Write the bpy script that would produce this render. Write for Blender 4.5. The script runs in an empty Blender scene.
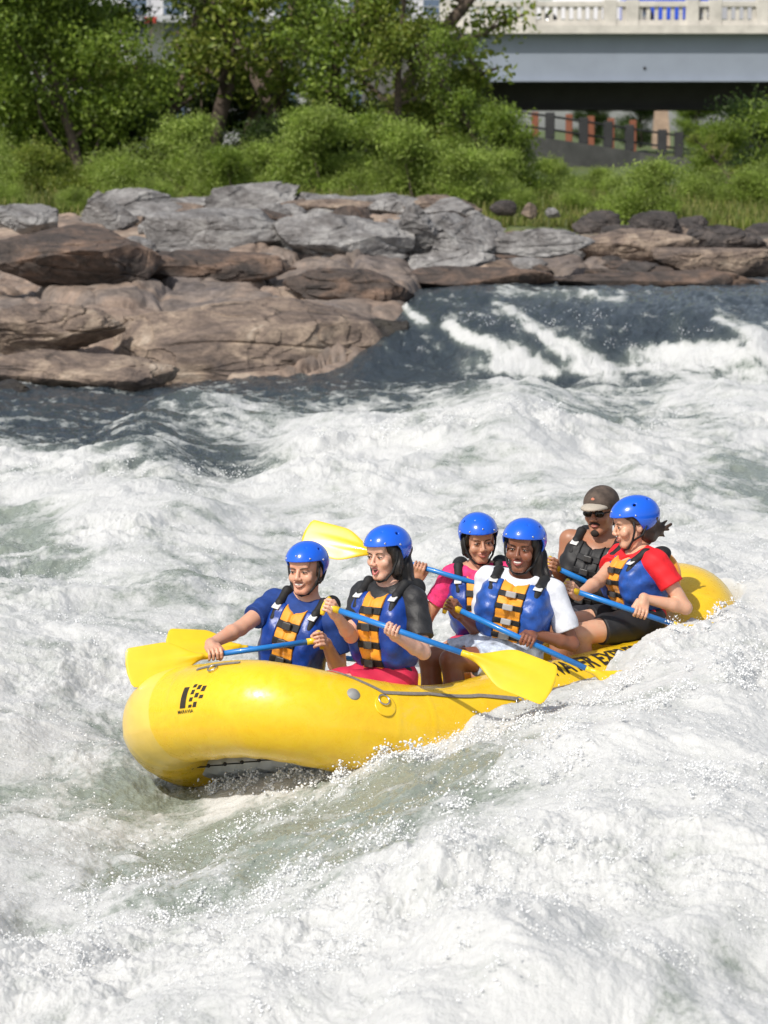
import bpy, math, random
import numpy as np
from math import radians as R_
C = bpy.context.scene.collection
rng = np.random.default_rng(7)
random.seed(7)

# ------------------------------------------------------------------ camera frame
H = 3.3
FPX = 3200.0
PITCH = math.atan((512-130)/FPX)
ca, sa = math.cos(PITCH), math.sin(PITCH)
def V(*a): return np.array(a, float)
def nrm(v):
    v = np.asarray(v, float); return v/np.linalg.norm(v)
def ray(px, py):
    dx = (px-384)/FPX; dy = (512-py)/FPX
    return V(dx, ca+dy*sa, -sa+dy*ca)
def P(px, py, Y):                       # world point at depth Y
    d = ray(px, py); t = Y/d[1]; return V(d[0]*t, Y, H+d[2]*t)
def PZ(px, py, z):                      # world point on the level z
    d = ray(px, py); t = (z-H)/d[2]; return V(d[0]*t, d[1]*t, z)
def proj(p):
    p = np.asarray(p, float); x = p[..., 0]; y = p[..., 1]; z = p[..., 2]-H
    f = y*ca-z*sa; u = y*sa+z*ca
    return np.stack([384+FPX*x/f, 512-FPX*u/f], -1)

# ------------------------------------------------------------------ materials
def mat(name):
    m = bpy.data.materials.new(name); m.use_nodes = True
    nt = m.node_tree; b = nt.nodes['Principled BSDF']
    return m, nt, b
def N(nt, typ, **kw):
    n = nt.nodes.new(typ)
    for k, v in kw.items():
        if k.startswith('i_'): n.inputs[k[2:].replace('_', ' ')].default_value = v
        else: setattr(n, k, v)
    return n
def ramp(nt, src, stops):
    r = nt.nodes.new('ShaderNodeValToRGB')
    e = r.color_ramp.elements
    while len(e) < len(stops): e.new(.5)
    for el, (p, c) in zip(e, stops):
        el.position = p; el.color = (*c, 1) if len(c) == 3 else c
    nt.links.new(src, r.inputs[0]); return r
def noise(nt, scale, detail=4, rough=.6, vec=None, dist=0):
    n = nt.nodes.new('ShaderNodeTexNoise'); n.inputs['Scale'].default_value = scale
    n.inputs['Detail'].default_value = detail; n.inputs['Roughness'].default_value = rough
    n.inputs['Distortion'].default_value = dist
    if vec is not None: nt.links.new(vec, n.inputs['Vector'])
    return n
def objco(nt, scale=(1, 1, 1)):
    t = nt.nodes.new('ShaderNodeTexCoord'); m = nt.nodes.new('ShaderNodeMapping')
    m.inputs['Scale'].default_value = scale
    nt.links.new(t.outputs['Object'], m.inputs[0]); return m.outputs[0]
def bump(nt, b, src, strength=.3, dist=.01, prev=None):
    n = nt.nodes.new('ShaderNodeBump'); n.inputs['Strength'].default_value = strength
    n.inputs['Distance'].default_value = dist
    nt.links.new(src, n.inputs['Height'])
    if prev is not None: nt.links.new(prev, n.inputs['Normal'])
    nt.links.new(n.outputs[0], b.inputs['Normal']); return n.outputs[0]
_mc = {}
def simple(name, col, rough=.6, var=.12, scale=20, bmp=0, bscale=80, spec=.5, sss=0, sheen=0, coat=0, metal=0):
    if name in _mc: return _mc[name]
    m, nt, b = mat(name)
    co = objco(nt)
    n = noise(nt, scale, 4, .6, co)
    lo = tuple(max(0, c*(1-var)) for c in col); hi = tuple(min(1, c*(1+var)) for c in col)
    r = ramp(nt, n.outputs[0], [(.3, lo), (.7, hi)])
    nt.links.new(r.outputs[0], b.inputs['Base Color'])
    b.inputs['Roughness'].default_value = rough
    b.inputs['Specular IOR Level'].default_value = spec
    b.inputs['Metallic'].default_value = metal
    if sss:
        b.inputs['Subsurface Weight'].default_value = sss
        b.inputs['Subsurface Radius'].default_value = (1, .3, .15)
        b.inputs['Subsurface Scale'].default_value = .012
    if coat: b.inputs['Coat Weight'].default_value = coat; b.inputs['Coat Roughness'].default_value = .06
    if sheen: b.inputs['Sheen Weight'].default_value = sheen
    if bmp:
        n2 = noise(nt, bscale, 3, .6, co); bump(nt, b, n2.outputs[0], bmp, .004)
    _mc[name] = m; return m

# ------------------------------------------------------------------ mesh linking
def mkmesh(name, verts, faces, mats=None, fmat=None, smooth=True, attrs=None):
    verts = np.asarray(verts, np.float32)
    me = bpy.data.meshes.new(name)
    if isinstance(faces, np.ndarray):
        k = faces.shape[1]; nf = len(faces)
        me.vertices.add(len(verts)); me.vertices.foreach_set('co', verts.ravel())
        me.loops.add(nf*k); me.loops.foreach_set('vertex_index', faces.astype(np.int32).ravel())
        me.polygons.add(nf); me.polygons.foreach_set('loop_start', np.arange(0, nf*k, k, dtype=np.int32))
        me.update(calc_edges=True)
    else:
        me.from_pydata(verts.tolist(), [], [list(map(int, f)) for f in faces]); me.update()
    me.validate()
    for m in (mats if isinstance(mats, (list, tuple)) else [mats] if mats else []): me.materials.append(m)
    if fmat is not None: me.polygons.foreach_set('material_index', np.asarray(fmat, np.int32))
    me.polygons.foreach_set('use_smooth', np.full(len(me.polygons), smooth))
    for k, v in (attrs or {}).items():
        a = me.attributes.new(k, 'FLOAT', 'POINT'); a.data.foreach_set('value', np.asarray(v, np.float32))
    return me
def put(name, me, parent=None, loc=(0, 0, 0)):
    o = bpy.data.objects.new(name, me); C.objects.link(o); o.location = loc
    if parent is not None: o.parent = parent
    return o
def tag(o, label=None, cat=None, group=None, kind=None):
    if label: o['label'] = label
    if cat: o['category'] = cat
    if group: o['group'] = group
    if kind: o['kind'] = kind
    return o
def empty(name, loc, label, cat, group=None, rz=0):
    o = bpy.data.objects.new(name, None); C.objects.link(o); o.location = tuple(loc); o.rotation_euler = (0, 0, rz)
    return tag(o, label, cat, group)
class MB:                                # collects shapes, builds ONE mesh
    def __init__(s): s.v = []; s.f = []; s.m = []; s.n = 0
    def add(s, v, f, m=0):
        v = np.asarray(v, float); s.v.append(v)
        for q in f: s.f.append(tuple(int(i)+s.n for i in q)); s.m.append(m)
        s.n += len(v); return s
    def box(s, c, h, ax=None, m=0, bev=0):
        c = V(*c); h = V(*h); ax = np.eye(3) if ax is None else np.asarray(ax)
        if bev:
            pts = []; 
            for sx in (-1, 1):
                for sy in (-1, 1):
                    for sz in (-1, 1):
                        for k in range(3):
                            q = V(sx, sy, sz)*h; 
                            for j in range(3):
                                if j != k: q[j] -= bev*np.sign(q[j])
                            pts.append(q)
            import bmesh
            bm = bmesh.new()
            for q in pts: bm.verts.new(q)
            r = bmesh.ops.convex_hull(bm, input=bm.verts)
            bm.verts.index_update()
            vv = np.array([v.co[:] for v in bm.verts]); ff = [[v.index for v in f.verts] for f in bm.faces]
            bm.free()
            return s.add(c+vv@ax, ff, m)
        q = np.array([[x, y, z] for x in (-1, 1) for y in (-1, 1) for z in (-1, 1)], float)*h
        return s.add(c+q@ax, [(0, 1, 3, 2), (4, 6, 7, 5), (0, 4, 5, 1), (2, 3, 7, 6), (0, 2, 6, 4), (1, 5, 7, 3)], m)
    def tube(s, pts, rad, seg=10, m=0, cap=True):
        pts = np.asarray(pts, float); n = len(pts)
        rad = np.full(n, rad) if np.isscalar(rad) else np.asarray(rad, float)
        T = np.gradient(pts, axis=0); T /= np.linalg.norm(T, axis=1)[:, None]+1e-12
        ref = V(0, 0, 1) if abs(T[0][2]) < .9 else V(1, 0, 0)
        a = nrm(np.cross(T[0], ref)); ring = []
        th = np.linspace(0, 2*np.pi, seg, endpoint=False)
        for i in range(n):
            a = nrm(a-T[i]*a.dot(T[i])); b = np.cross(T[i], a)
            ring.append(pts[i]+rad[i]*(np.cos(th)[:, None]*a+np.sin(th)[:, None]*b))
        v = np.concatenate(ring); f = []
        for i in range(n-1):
            for j in range(seg):
                k = (j+1) % seg; f.append((i*seg+j, i*seg+k, (i+1)*seg+k, (i+1)*seg+j))
        if cap: f.append(tuple(range(seg))[::-1]); f.append(tuple((n-1)*seg+j for j in range(seg)))
        return s.add(v, f, m)
    def ell(s, c, r, ax=None, m=0, nu=18, nv=12):
        ax = np.eye(3) if ax is None else np.asarray(ax)
        th = np.linspace(0, 2*np.pi, nu, endpoint=False); ph = np.linspace(0, np.pi, nv+1)[1:-1]
        v = [[0, 0, 1]]+[[math.sin(p)*math.cos(t), math.sin(p)*math.sin(t), math.cos(p)] for p in ph for t in th]+[[0, 0, -1]]
        v = V(*c)+(np.array(v)*V(*r))@ax; f = []
        for j in range(nu): f.append((0, 1+j, 1+(j+1) % nu))
        for i in range(nv-2):
            for j in range(nu):
                k = (j+1) % nu; a = 1+i*nu; f.append((a+j, a+nu+j, a+nu+k, a+k))
        l = len(v)-1; a = 1+(nv-2)*nu
        for j in range(nu): f.append((l, a+(j+1) % nu, a+j))
        return s.add(v, f, m)
    def mesh(s, name, mats, smooth=True, base=None):
        v = np.concatenate(s.v)
        if base is not None: v = v-np.asarray(base)
        return mkmesh(name, v, s.f, mats, s.m, smooth)
    def build(s, name, mats, parent=None, smooth=True, base=None, loc=(0, 0, 0)):
        return put(name, s.mesh(name, mats, smooth, base), parent, loc)

# ------------------------------------------------------------------ numpy noise
def hash3(ix, iy, iz, seed):
    h = (ix.astype(np.int64)*374761393+iy.astype(np.int64)*668265263+iz*2147483647+seed*974634777) & 0xffffffff
    h = ((h ^ (h >> 13))*1274126177) & 0xffffffff
    return (h ^ (h >> 16)) & 0xffffffff
def pn2(x, y, seed=0):                    # gradient noise about -1..1
    x0 = np.floor(x); y0 = np.floor(y); fx = (x-x0).astype(np.float32); fy = (y-y0).astype(np.float32)
    ux = fx*fx*fx*(fx*(fx*6-15)+10); uy = fy*fy*fy*(fy*(fy*6-15)+10)
    x0 = x0.astype(np.int64); y0 = y0.astype(np.int64)
    def g(i, j):
        a = hash3(x0+i, y0+j, 0, seed).astype(np.float32)*np.float32(2*np.pi/4294967296.)
        return np.cos(a)*(fx-i)+np.sin(a)*(fy-j)
    a, b, c, d = g(0, 0), g(1, 0), g(0, 1), g(1, 1)
    l = a+ux*(b-a); m = c+ux*(d-c)
    return (l+uy*(m-l))*1.5
def vn3(p, seed=0):
    i = np.floor(p); f = p-i; f = f*f*(3-2*f); i = i.astype(np.int64); r = 0
    for a in (0, 1):
        for b in (0, 1):
            for c in (0, 1):
                w = (f[..., 0] if a else 1-f[..., 0])*(f[..., 1] if b else 1-f[..., 1])*(f[..., 2] if c else 1-f[..., 2])
                r = r+w*(hash3(i[..., 0]+a, i[..., 1]+b, (i[..., 2]+c)*1013, seed)/4294967296.)
    return r*2-1
def fbm2(x, y, o=4, seed=0, g=.5, l=2.03):
    r = 0; a = 1
    for k in range(o): r = r+a*pn2(x+k*17.3, y-k*9.1, seed+k); x = x*l; y = y*l; a *= g
    return r
def fbm3(p, o=4, seed=0, g=.5):
    r = 0; a = 1
    for k in range(o): r = r+a*vn3(p+k*7.7, seed+k); p = p*2.03; a *= g
    return r
def ss(a, b, x):
    t = np.clip((x-a)/(b-a), 0, 1); return t*t*(3-2*t)
def lerp(a, b, t): return a+(b-a)*t

# ------------------------------------------------------------------ signed distance modelling
class Field:
    def __init__(s, lo, hi, h):
        s.lo = V(*lo); s.h = h; s.n = np.ceil((V(*hi)-s.lo)/h).astype(int)+1
        s.F = np.full(tuple(s.n), .12, np.float32)
    def sub(s, lo, hi):
        a = np.maximum(np.floor((lo-s.lo)/s.h).astype(int), 0); b = np.minimum(np.ceil((hi-s.lo)/s.h).astype(int)+1, s.n)
        if (b <= a).any(): return None
        ax = [(s.lo[i]+s.h*np.arange(a[i], b[i])).astype(np.float32) for i in range(3)]
        return tuple(slice(a[i], b[i]) for i in range(3)), ax[0][:, None, None], ax[1][None, :, None], ax[2][None, None, :]
    def all(s):
        ax = [(s.lo[i]+s.h*np.arange(s.n[i])).astype(np.float32) for i in range(3)]
        return ax[0][:, None, None], ax[1][None, :, None], ax[2][None, None, :]
    def _c(s, sl, d, k, neg):
        a = s.F[sl]
        if neg:
            d = -d
            if k > 0:
                q = np.maximum(k-abs(a-d), 0)/k; s.F[sl] = np.maximum(a, d)+q*q*k*.25
            else: s.F[sl] = np.maximum(a, d)
        elif k > 0:
            q = np.maximum(k-abs(a-d), 0)/k; s.F[sl] = np.minimum(a, d)-q*q*k*.25
        else: s.F[sl] = np.minimum(a, d)
    def ell(s, c, r, ax=None, k=.01, neg=False):
        c = V(*c); r = V(*r); m = r.max()+k+3*s.h
        g = s.sub(c-m, c+m)
        if g is None: return s
        sl, x, y, z = g; x = x-c[0]; y = y-c[1]; z = z-c[2]
        A = np.eye(3) if ax is None else np.asarray(ax)   # rows are the local axes
        q = [A[i][0]*x+A[i][1]*y+A[i][2]*z for i in range(3)]
        k0 = np.sqrt(sum((q[i]/r[i])**2 for i in range(3))); k1 = np.sqrt(sum((q[i]/r[i]**2)**2 for i in range(3)))+1e-9
        s._c(sl, (k0*(k0-1)/k1).astype(np.float32), k, neg); return s
    def cap(s, a, b, ra, rb=None, k=.01, neg=False):
        rb = ra if rb is None else rb; a = V(*a); b = V(*b); m = max(ra, rb)+k+3*s.h
        g = s.sub(np.minimum(a, b)-m, np.maximum(a, b)+m)
        if g is None: return s
        sl, x, y, z = g; d = b-a; L = d.dot(d)+1e-12
        t = np.clip(((x-a[0])*d[0]+(y-a[1])*d[1]+(z-a[2])*d[2])/L, 0, 1)
        D = np.sqrt((x-a[0]-t*d[0])**2+(y-a[1]-t*d[1])**2+(z-a[2]-t*d[2])**2)-(ra+(rb-ra)*t)
        s._c(sl, D.astype(np.float32), k, neg); return s
    def chain(s, pts, rs, k=.01):
        for i in range(len(pts)-1): s.cap(pts[i], pts[i+1], rs[i], rs[i+1], k)
        return s
    def box(s, c, h, ax=None, r=.01, k=.01, neg=False):
        c = V(*c); h = V(*h); m = np.linalg.norm(h)+r+k+3*s.h; g = s.sub(c-m, c+m)
        if g is None: return s
        sl, x, y, z = g; x = x-c[0]; y = y-c[1]; z = z-c[2]
        A = np.eye(3) if ax is None else np.asarray(ax)
        q = [abs(A[i][0]*x+A[i][1]*y+A[i][2]*z)-(h[i]-r) for i in range(3)]
        D = np.sqrt(sum(np.maximum(e, 0)**2 for e in q))+np.minimum(np.maximum(np.maximum(q[0], q[1]), q[2]), 0)-r
        s._c(sl, D.astype(np.float32), k, neg); return s
    def net(s, F=None):
        F = s.F if F is None else F
        F[0] = F[-1] = .1; F[:, 0] = F[:, -1] = .1; F[:, :, 0] = F[:, :, -1] = .1
        I = F < 0; n = np.array(F.shape)
        cnt = np.zeros(tuple(n-1), np.int8)
        cs = [(i, j, k) for i in (0, 1) for j in (0, 1) for k in (0, 1)]
        for (i, j, k) in cs: cnt += I[i:n[0]-1+i, j:n[1]-1+j, k:n[2]-1+k]
        act = (cnt > 0) & (cnt < 8); idx = np.argwhere(act)
        if len(idx) == 0: return np.zeros((0, 3)), np.zeros((0, 4), int)
        id3 = np.full(act.shape, -1, np.int32); id3[act] = np.arange(len(idx))
        val = {c: F[idx[:, 0]+c[0], idx[:, 1]+c[1], idx[:, 2]+c[2]] for c in cs}
        acc = np.zeros((len(idx), 3)); w = np.zeros(len(idx))
        for c in cs:
            for a in range(3):
                if c[a] == 0:
                    d = list(c); d[a] = 1; v0 = val[c]; v1 = val[tuple(d)]; m = (v0 < 0) != (v1 < 0)
                    t = np.where(m, v0/np.where(m, v0-v1, 1), 0)
                    for b in range(3): acc[:, b] += np.where(m, c[b]+(t if b == a else 0), 0)
                    w += m
        v = s.lo+s.h*(idx+acc/w[:, None]); fs = []
        for a in range(3):
            b, c = (a+1) % 3, (a+2) % 3
            s0 = [slice(None)]*3; s1 = [slice(None)]*3; s0[a] = slice(0, -1); s1[a] = slice(1, None)
            A0 = I[tuple(s0)]; A1 = I[tuple(s1)]
            e = np.argwhere(A0 != A1); e = e[(e[:, b] > 0) & (e[:, c] > 0)]
            fl = A0[e[:, 0], e[:, 1], e[:, 2]]
            def g(db, dc):
                q = e.copy(); q[:, b] -= db; q[:, c] -= dc; return id3[q[:, 0], q[:, 1], q[:, 2]]
            f = np.stack([g(1, 1), g(0, 1), g(0, 0), g(1, 0)], 1)
            f[~fl] = f[~fl][:, ::-1]; fs.append(f)
        f = np.concatenate(fs); f = f[(f >= 0).all(1)]
        return v, f
def relax(v, f, it=2, lam=.5):
    for _ in range(it):
        s = np.zeros_like(v); c = np.zeros(len(v))
        for i in range(4):
            np.add.at(s, f[:, i], v[f[:, (i+1) % 4]]); np.add.at(c, f[:, i], 1)
        v = v+lam*(s/np.maximum(c, 1)[:, None]-v)
    return v

# ------------------------------------------------------------------ world, sun, camera
SUN_AZ, SUN_EL = R_(216), R_(46)          # azimuth from +Y towards +X: behind the camera, to its left
w = bpy.data.worlds.new("World"); bpy.context.scene.world = w; w.use_nodes = True
wn = w.node_tree; sky = wn.nodes.new('ShaderNodeTexSky'); sky.sky_type = 'NISHITA'; sky.sun_disc = False
sky.sun_elevation = SUN_EL; sky.sun_rotation = SUN_AZ; sky.air_density = 1.0; sky.dust_density = 1.5
hsv = wn.nodes.new('ShaderNodeHueSaturation'); hsv.inputs['Saturation'].default_value = .55; wn.links.new(sky.outputs[0], hsv.inputs['Color']); wn.links.new(hsv.outputs[0], wn.nodes['Background'].inputs[0]); wn.nodes['Background'].inputs[1].default_value = .115
sl = bpy.data.lights.new('sun', 'SUN'); sl.energy = 3.3; sl.angle = R_(.5); sl.color = (1, .945, .86)
so = bpy.data.objects.new('sun', sl); C.objects.link(so)
from mathutils import Vector, Matrix
sd = Vector((math.sin(SUN_AZ)*math.cos(SUN_EL), math.cos(SUN_AZ)*math.cos(SUN_EL), math.sin(SUN_EL)))
so.rotation_euler = sd.to_track_quat('Z', 'Y').to_euler(); so.location = tuple(sd*60)
cd = bpy.data.cameras.new('camera'); cd.sensor_fit = 'VERTICAL'; cd.sensor_height = 36; cd.lens = 36*FPX/1024
cd.clip_start = .5; cd.clip_end = 6000; cd.dof.use_dof = True; cd.dof.focus_distance = 17.6; cd.dof.aperture_fstop = 5.0
co = bpy.data.objects.new('camera', cd); C.objects.link(co); co.location = (0, 0, H)
co.rotation_euler = (math.pi/2-PITCH, 0, 0); bpy.context.scene.camera = co
vs = bpy.context.scene.view_settings; vs.view_transform = 'Standard'; vs.look = 'None'; vs.gamma = 1; vs.exposure = .2; vs.use_curve_mapping = False
cy = bpy.context.scene.cycles
cy.max_bounces = 6; cy.diffuse_bounces = 3; cy.glossy_bounces = 3; cy.transmission_bounces = 4; cy.transparent_max_bounces = 6
cy.use_denoising = True

# ------------------------------------------------------------------ raft frame
O_ = V(.373, 17.749, 0.0)
RH = V(-.75057584, -.65872031, -.05218682); RP = V(.63601255, -.74160314, .21333732); RU = V(-.17923154, .12693437, .97558379)
RL, RW, RR, RN, RKB, RKS, RUB, RUS = 3.858, 2.051, .255, 3.482, .339, .381, .646, .80
def R(u, v, w): return O_+u*RH+v*RP+w*RU
def hull_curve(n):
    t = np.linspace(0, 2*np.pi, n, endpoint=False)
    c, s = np.cos(t), np.sin(t); a = RL/2-RR; b = RW/2-RR
    u = a*np.sign(c)*abs(c)**(2/RN); v = b*np.sign(s)*abs(s)**(2/RN)
    return u, v
def rocker(u):
    a = RL/2-RR
    return RKB*np.clip((u-RUB)/(a-RUB), 0, 1)**1.7+RKS*np.clip((-u-RUS)/(a-RUS), 0, 1)**1.7
u_, v_ = hull_curve(6000)
w_ = rocker(u_)
Cc = O_+u_[:, None]*RH+v_[:, None]*RP+w_[:, None]*RU
d_ = np.linalg.norm(np.roll(Cc, -1, 0)-Cc, axis=1); s_ = np.concatenate([[0], np.cumsum(d_)]); HLEN = s_[-1]
def hull_at(s):                           # arc length from the bow centre towards port
    s = np.mod(s, HLEN); Cx = np.concatenate([Cc, Cc[:1]])
    p = np.stack([np.interp(s, s_, Cx[:, i]) for i in range(3)], -1)
    e = .03
    T = np.stack([np.interp(np.mod(s+e, HLEN), s_, Cx[:, i])-np.interp(np.mod(s-e, HLEN), s_, Cx[:, i]) for i in range(3)], -1)
    T /= np.linalg.norm(T, axis=-1, keepdims=True)
    No = np.cross(T, RU); No /= np.linalg.norm(No, axis=-1, keepdims=True)
    out = np.sum(No*(p-O_), -1, keepdims=True); No = np.where(out < 0, -No, No)
    B = np.cross(No, T); B = np.where(B[..., 2:3] < 0, -B, B)
    return p, T, No, B
def hull_pt(s, phi, off=0.0):             # phi 0 = outward, 90 = top
    p, T, No, B = hull_at(s); phi = np.asarray(phi)[..., None]
    n = np.cos(phi)*No+np.sin(phi)*B
    return p+(RR+off)*n, n
_sg = np.linspace(0, HLEN, 900, endpoint=False); _pg = np.linspace(-1.6, 2.6, 120)
_S, _Ph = np.meshgrid(_sg, _pg, indexing='ij')
_hp, _hn = hull_pt(_S, _Ph); _hq = proj(_hp)
def on_hull(px, py, port=True):           # the (s, phi) of the hull seen at a pixel
    d = (_hq[..., 0]-px)**2+(_hq[..., 1]-py)**2
    vis = np.sum(_hn*(V(0, 0, H)-_hp), -1) > 0
    d = np.where(vis & (d < 9), _hp[..., 1], 1e9+d)
    i = np.unravel_index(np.argmin(d), d.shape); return _S[i], _Ph[i]

# ------------------------------------------------------------------ water surface
def warp(x, y): return 384+FPX*x/y, 130+FPX*H/y
hc = [ # px, py, z, sigma
 (205,812,-.38),(235,803,-.30),(255,782,-.07),(285,775,-.01),(315,771,.03),(345,767,.06),(385,756,.10),(408,743,.19),(430,730,.26),(460,718,.32),(500,710,.36),(530,706,.38),(560,701,.40),(600,691,.44),(640,668,.50),(690,634,.55),(738,602,.62),(775,584,.58),(830,566,.45),
 (150,800,-.32),(100,780,-.25),(110,850,-.38),(180,850,-.40),(260,850,-.36),(340,830,-.28),(420,795,-.14),(500,762,.02),(580,730,.16),
 (60,900,-.34),(150,930,-.22),(230,905,-.16),(310,872,-.04),(400,835,.10),(480,798,.20),(560,765,.30),(640,730,.38),(720,690,.46),(790,660,.48),(880,640,.4),
 (0,1010,-.15),(100,1000,-.1),(200,980,.0),(300,950,.12),(384,1020,.12),(420,900,.26),(520,880,.34),(600,960,.26),(640,850,.36),(740,880,.34),(740,800,.42),(768,1010,.12),(820,760,.42),(900,850,.3),(600,1100,0),(300,1100,-.05),(0,1100,-.2),(-100,900,-.2),
 (50,720,-.05),(0,820,-.2),(110,720,-.12),(60,640,.02),(0,600,.1),(-80,700,0),(140,640,-.05),(60,560,.08),(160,560,.12),(0,520,.02),(-100,560,0),(230,560,.05),(100,480,.22),(0,470,.2),(200,500,.22),
 (300,500,.1),(300,560,0),(420,520,.12),(420,470,.3),(500,500,.2),(540,540,.1),(560,470,.25),(640,470,.3),(700,520,.25),(768,540,.35),(768,490,.0),(720,470,.08),(740,430,.4),(820,500,.1),(880,560,.2),
 (60,430,.12),(150,440,.42),(200,420,.3),(0,400,.05),(220,470,.0),(280,410,.15),(330,440,.35),(400,400,.1),(440,430,.45),(525,392,.75),(560,420,.35),(470,400,.35),(620,400,.12),(700,400,.2),(768,395,.25),(600,375,0.02),(480,372,.05),(768,375,.1),(300,378,.05),(100,390,.0),(-100,420,.0),(900,400,.2),
 (600,330,1),(400,320,1),(768,320,1),(200,320,1),(900,300,1)]
pts = []
for px, py, z in hc:
    if py < 350: q = (px, 130+FPX*H/44.5); z = 0.0
    else:
        p = PZ(px, py, z); q = warp(p[0], p[1])
    pts.append((q[0], q[1], z))
pts = np.array(pts)
def low(x, y):
    X, Q = warp(x, y)
    num = np.zeros_like(X); den = np.full_like(X, 1e-4)
    for a, b, z in pts:
        s = 26+26*ss(500, 1000, b)*0+10*ss(420, 700, b)
        w = np.exp(-((X-a)**2/(2*(s*1.25)**2)+(Q-b)**2/(2*(s*.8)**2)))
        num += w*z; den += w
    return num/den
POOL = .97
def ledge(x, y):
    # falls between the foot line and the crest; the crest wanders
    foot = 40.3+.5*np.sin(x*1.1)+.35*fbm2(x*.6, x*0+3, 2, 5)
    crest = 45.3+.5*np.sin(x*.7+1)
    t = np.clip((y-foot)/(crest-foot), 0, 1)
    step = t*.55+.45*ss(0, 1, np.clip(t*2.2-(.5+.5*np.sin(x*2.3+.8*np.sin(x*1.3)))*.6, 0, 1))*.9+.045*t
    return POOL*np.minimum(step, 1)*ss(-1.0, .6, x)
def inraft(x, y, grow=0.0):
    P0 = np.stack([x-O_[0], y-O_[1]], -1)
    h2 = RH[:2]/np.linalg.norm(RH[:2])**2; p2 = RP[:2]/np.linalg.norm(RP[:2])**2
    M = np.linalg.inv(np.array([RH[:2], RP[:2]]))
    uv = P0@M
    a = RL/2-.08+grow; b = RW/2-.16+grow
    return (abs(uv[..., 0]/a)**3.2+abs(uv[..., 1]/b)**3.2), uv
fm = [ # px, py, z, foam, dark   (what the water is like there)
 (40,950,-.1,1,0),(200,960,0,1,0),(400,950,.2,1,0),(600,950,.3,1,0),(740,950,.3,.8,0),(500,850,.3,1,0),(640,800,.35,1,0),(740,700,.4,1,0),(640,730,.4,1,0),(768,820,.4,.92,0),(720,960,.3,.72,0),
 (60,870,-.3,.75,0),(130,880,-.35,.5,0),(190,855,-.4,.3,0),(260,865,-.35,.22,0),(330,845,-.25,.2,0),(400,805,-.1,.3,0),(455,782,0,.4,0),(520,757,.1,.62,0),(585,742,.2,.66,0),(620,730,.25,.8,0),
 (300,800,-.3,.6,0),(240,805,-.38,.95,0),(280,795,-.3,.9,0),(380,770,-.1,.85,0),(450,735,.15,1,0),(600,695,.3,1,0),(700,640,.45,1,0),(560,712,.25,1,0),
 (130,800,-.3,.45,0),(80,800,-.25,.6,0),(170,780,-.3,.35,0),(130,740,-.15,.35,0),(60,740,-.1,.85,0),(30,660,0,.85,0),(100,660,0,.8,0),(80,600,.05,.75,0),(20,530,.02,.3,0),(10,560,.02,.35,0),(0,700,0,.8,0),
 (100,520,.1,.95,0),(60,480,.2,1,0),(150,480,.2,1,0),(180,560,.1,.7,0),(220,580,.1,.6,0),(160,620,0,.6,0),(240,520,.1,.75,0),(60,830,-.3,.6,0),(0,850,-.2,.8,0),
 (300,460,.3,1,0),(300,500,.1,.85,0),(300,530,.1,.65,0),(400,480,.3,.95,0),(400,450,.3,1,0),(450,500,.1,.65,0),(500,480,.2,.75,0),(560,500,.1,.7,0),(560,450,.25,1,0),(660,450,.3,1,0),(700,500,.1,.6,0),(745,480,.05,.12,0.2),(768,490,.05,.15,.2),(720,520,.2,.8,0),(768,540,.3,.95,0),(720,560,.4,1,0),(640,480,.2,.8,0),(768,440,.3,.95,0),
 (200,480,.1,.35,.9),(190,460,.2,.3,1),(150,445,.4,.12,1),(60,440,.1,.1,1),(20,430,.1,.1,1),(240,450,.2,.3,.8),(200,430,.3,.2,.9),(100,425,.2,.1,1),(260,425,.2,.6,.4),(60,400,.05,0,1),(150,395,.05,0,1),(250,395,.1,.1,1),(340,405,.1,.3,.9),(300,385,.0,.02,1),(340,420,.3,.85,.2),(220,410,.2,.45,.8),(10,462,.2,.7,.3),
 (400,395,.1,.3,.9),(420,380,.1,.12,1),(460,400,.3,.6,.5),(525,392,.7,1,0),(500,420,.4,.7,.1),(440,425,.3,.75,.3),(560,410,.3,.5,.4),(620,395,.1,.45,.6),(700,395,.2,.85,.2),(640,425,.2,.4,.5),(590,430,.2,.4,.5),(740,410,.3,.8,.2),(680,420,.3,.6,.4),(560,385,.1,.8,.3)]
fpt = []
for px, py, z, f, d in fm:
    p = PZ(px, py, z); q = warp(p[0], p[1]); fpt.append((q[0], q[1], f, d))
fall = [ # on the ledge, in (x metres, t along the drop): foam streaks
 ]
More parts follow.
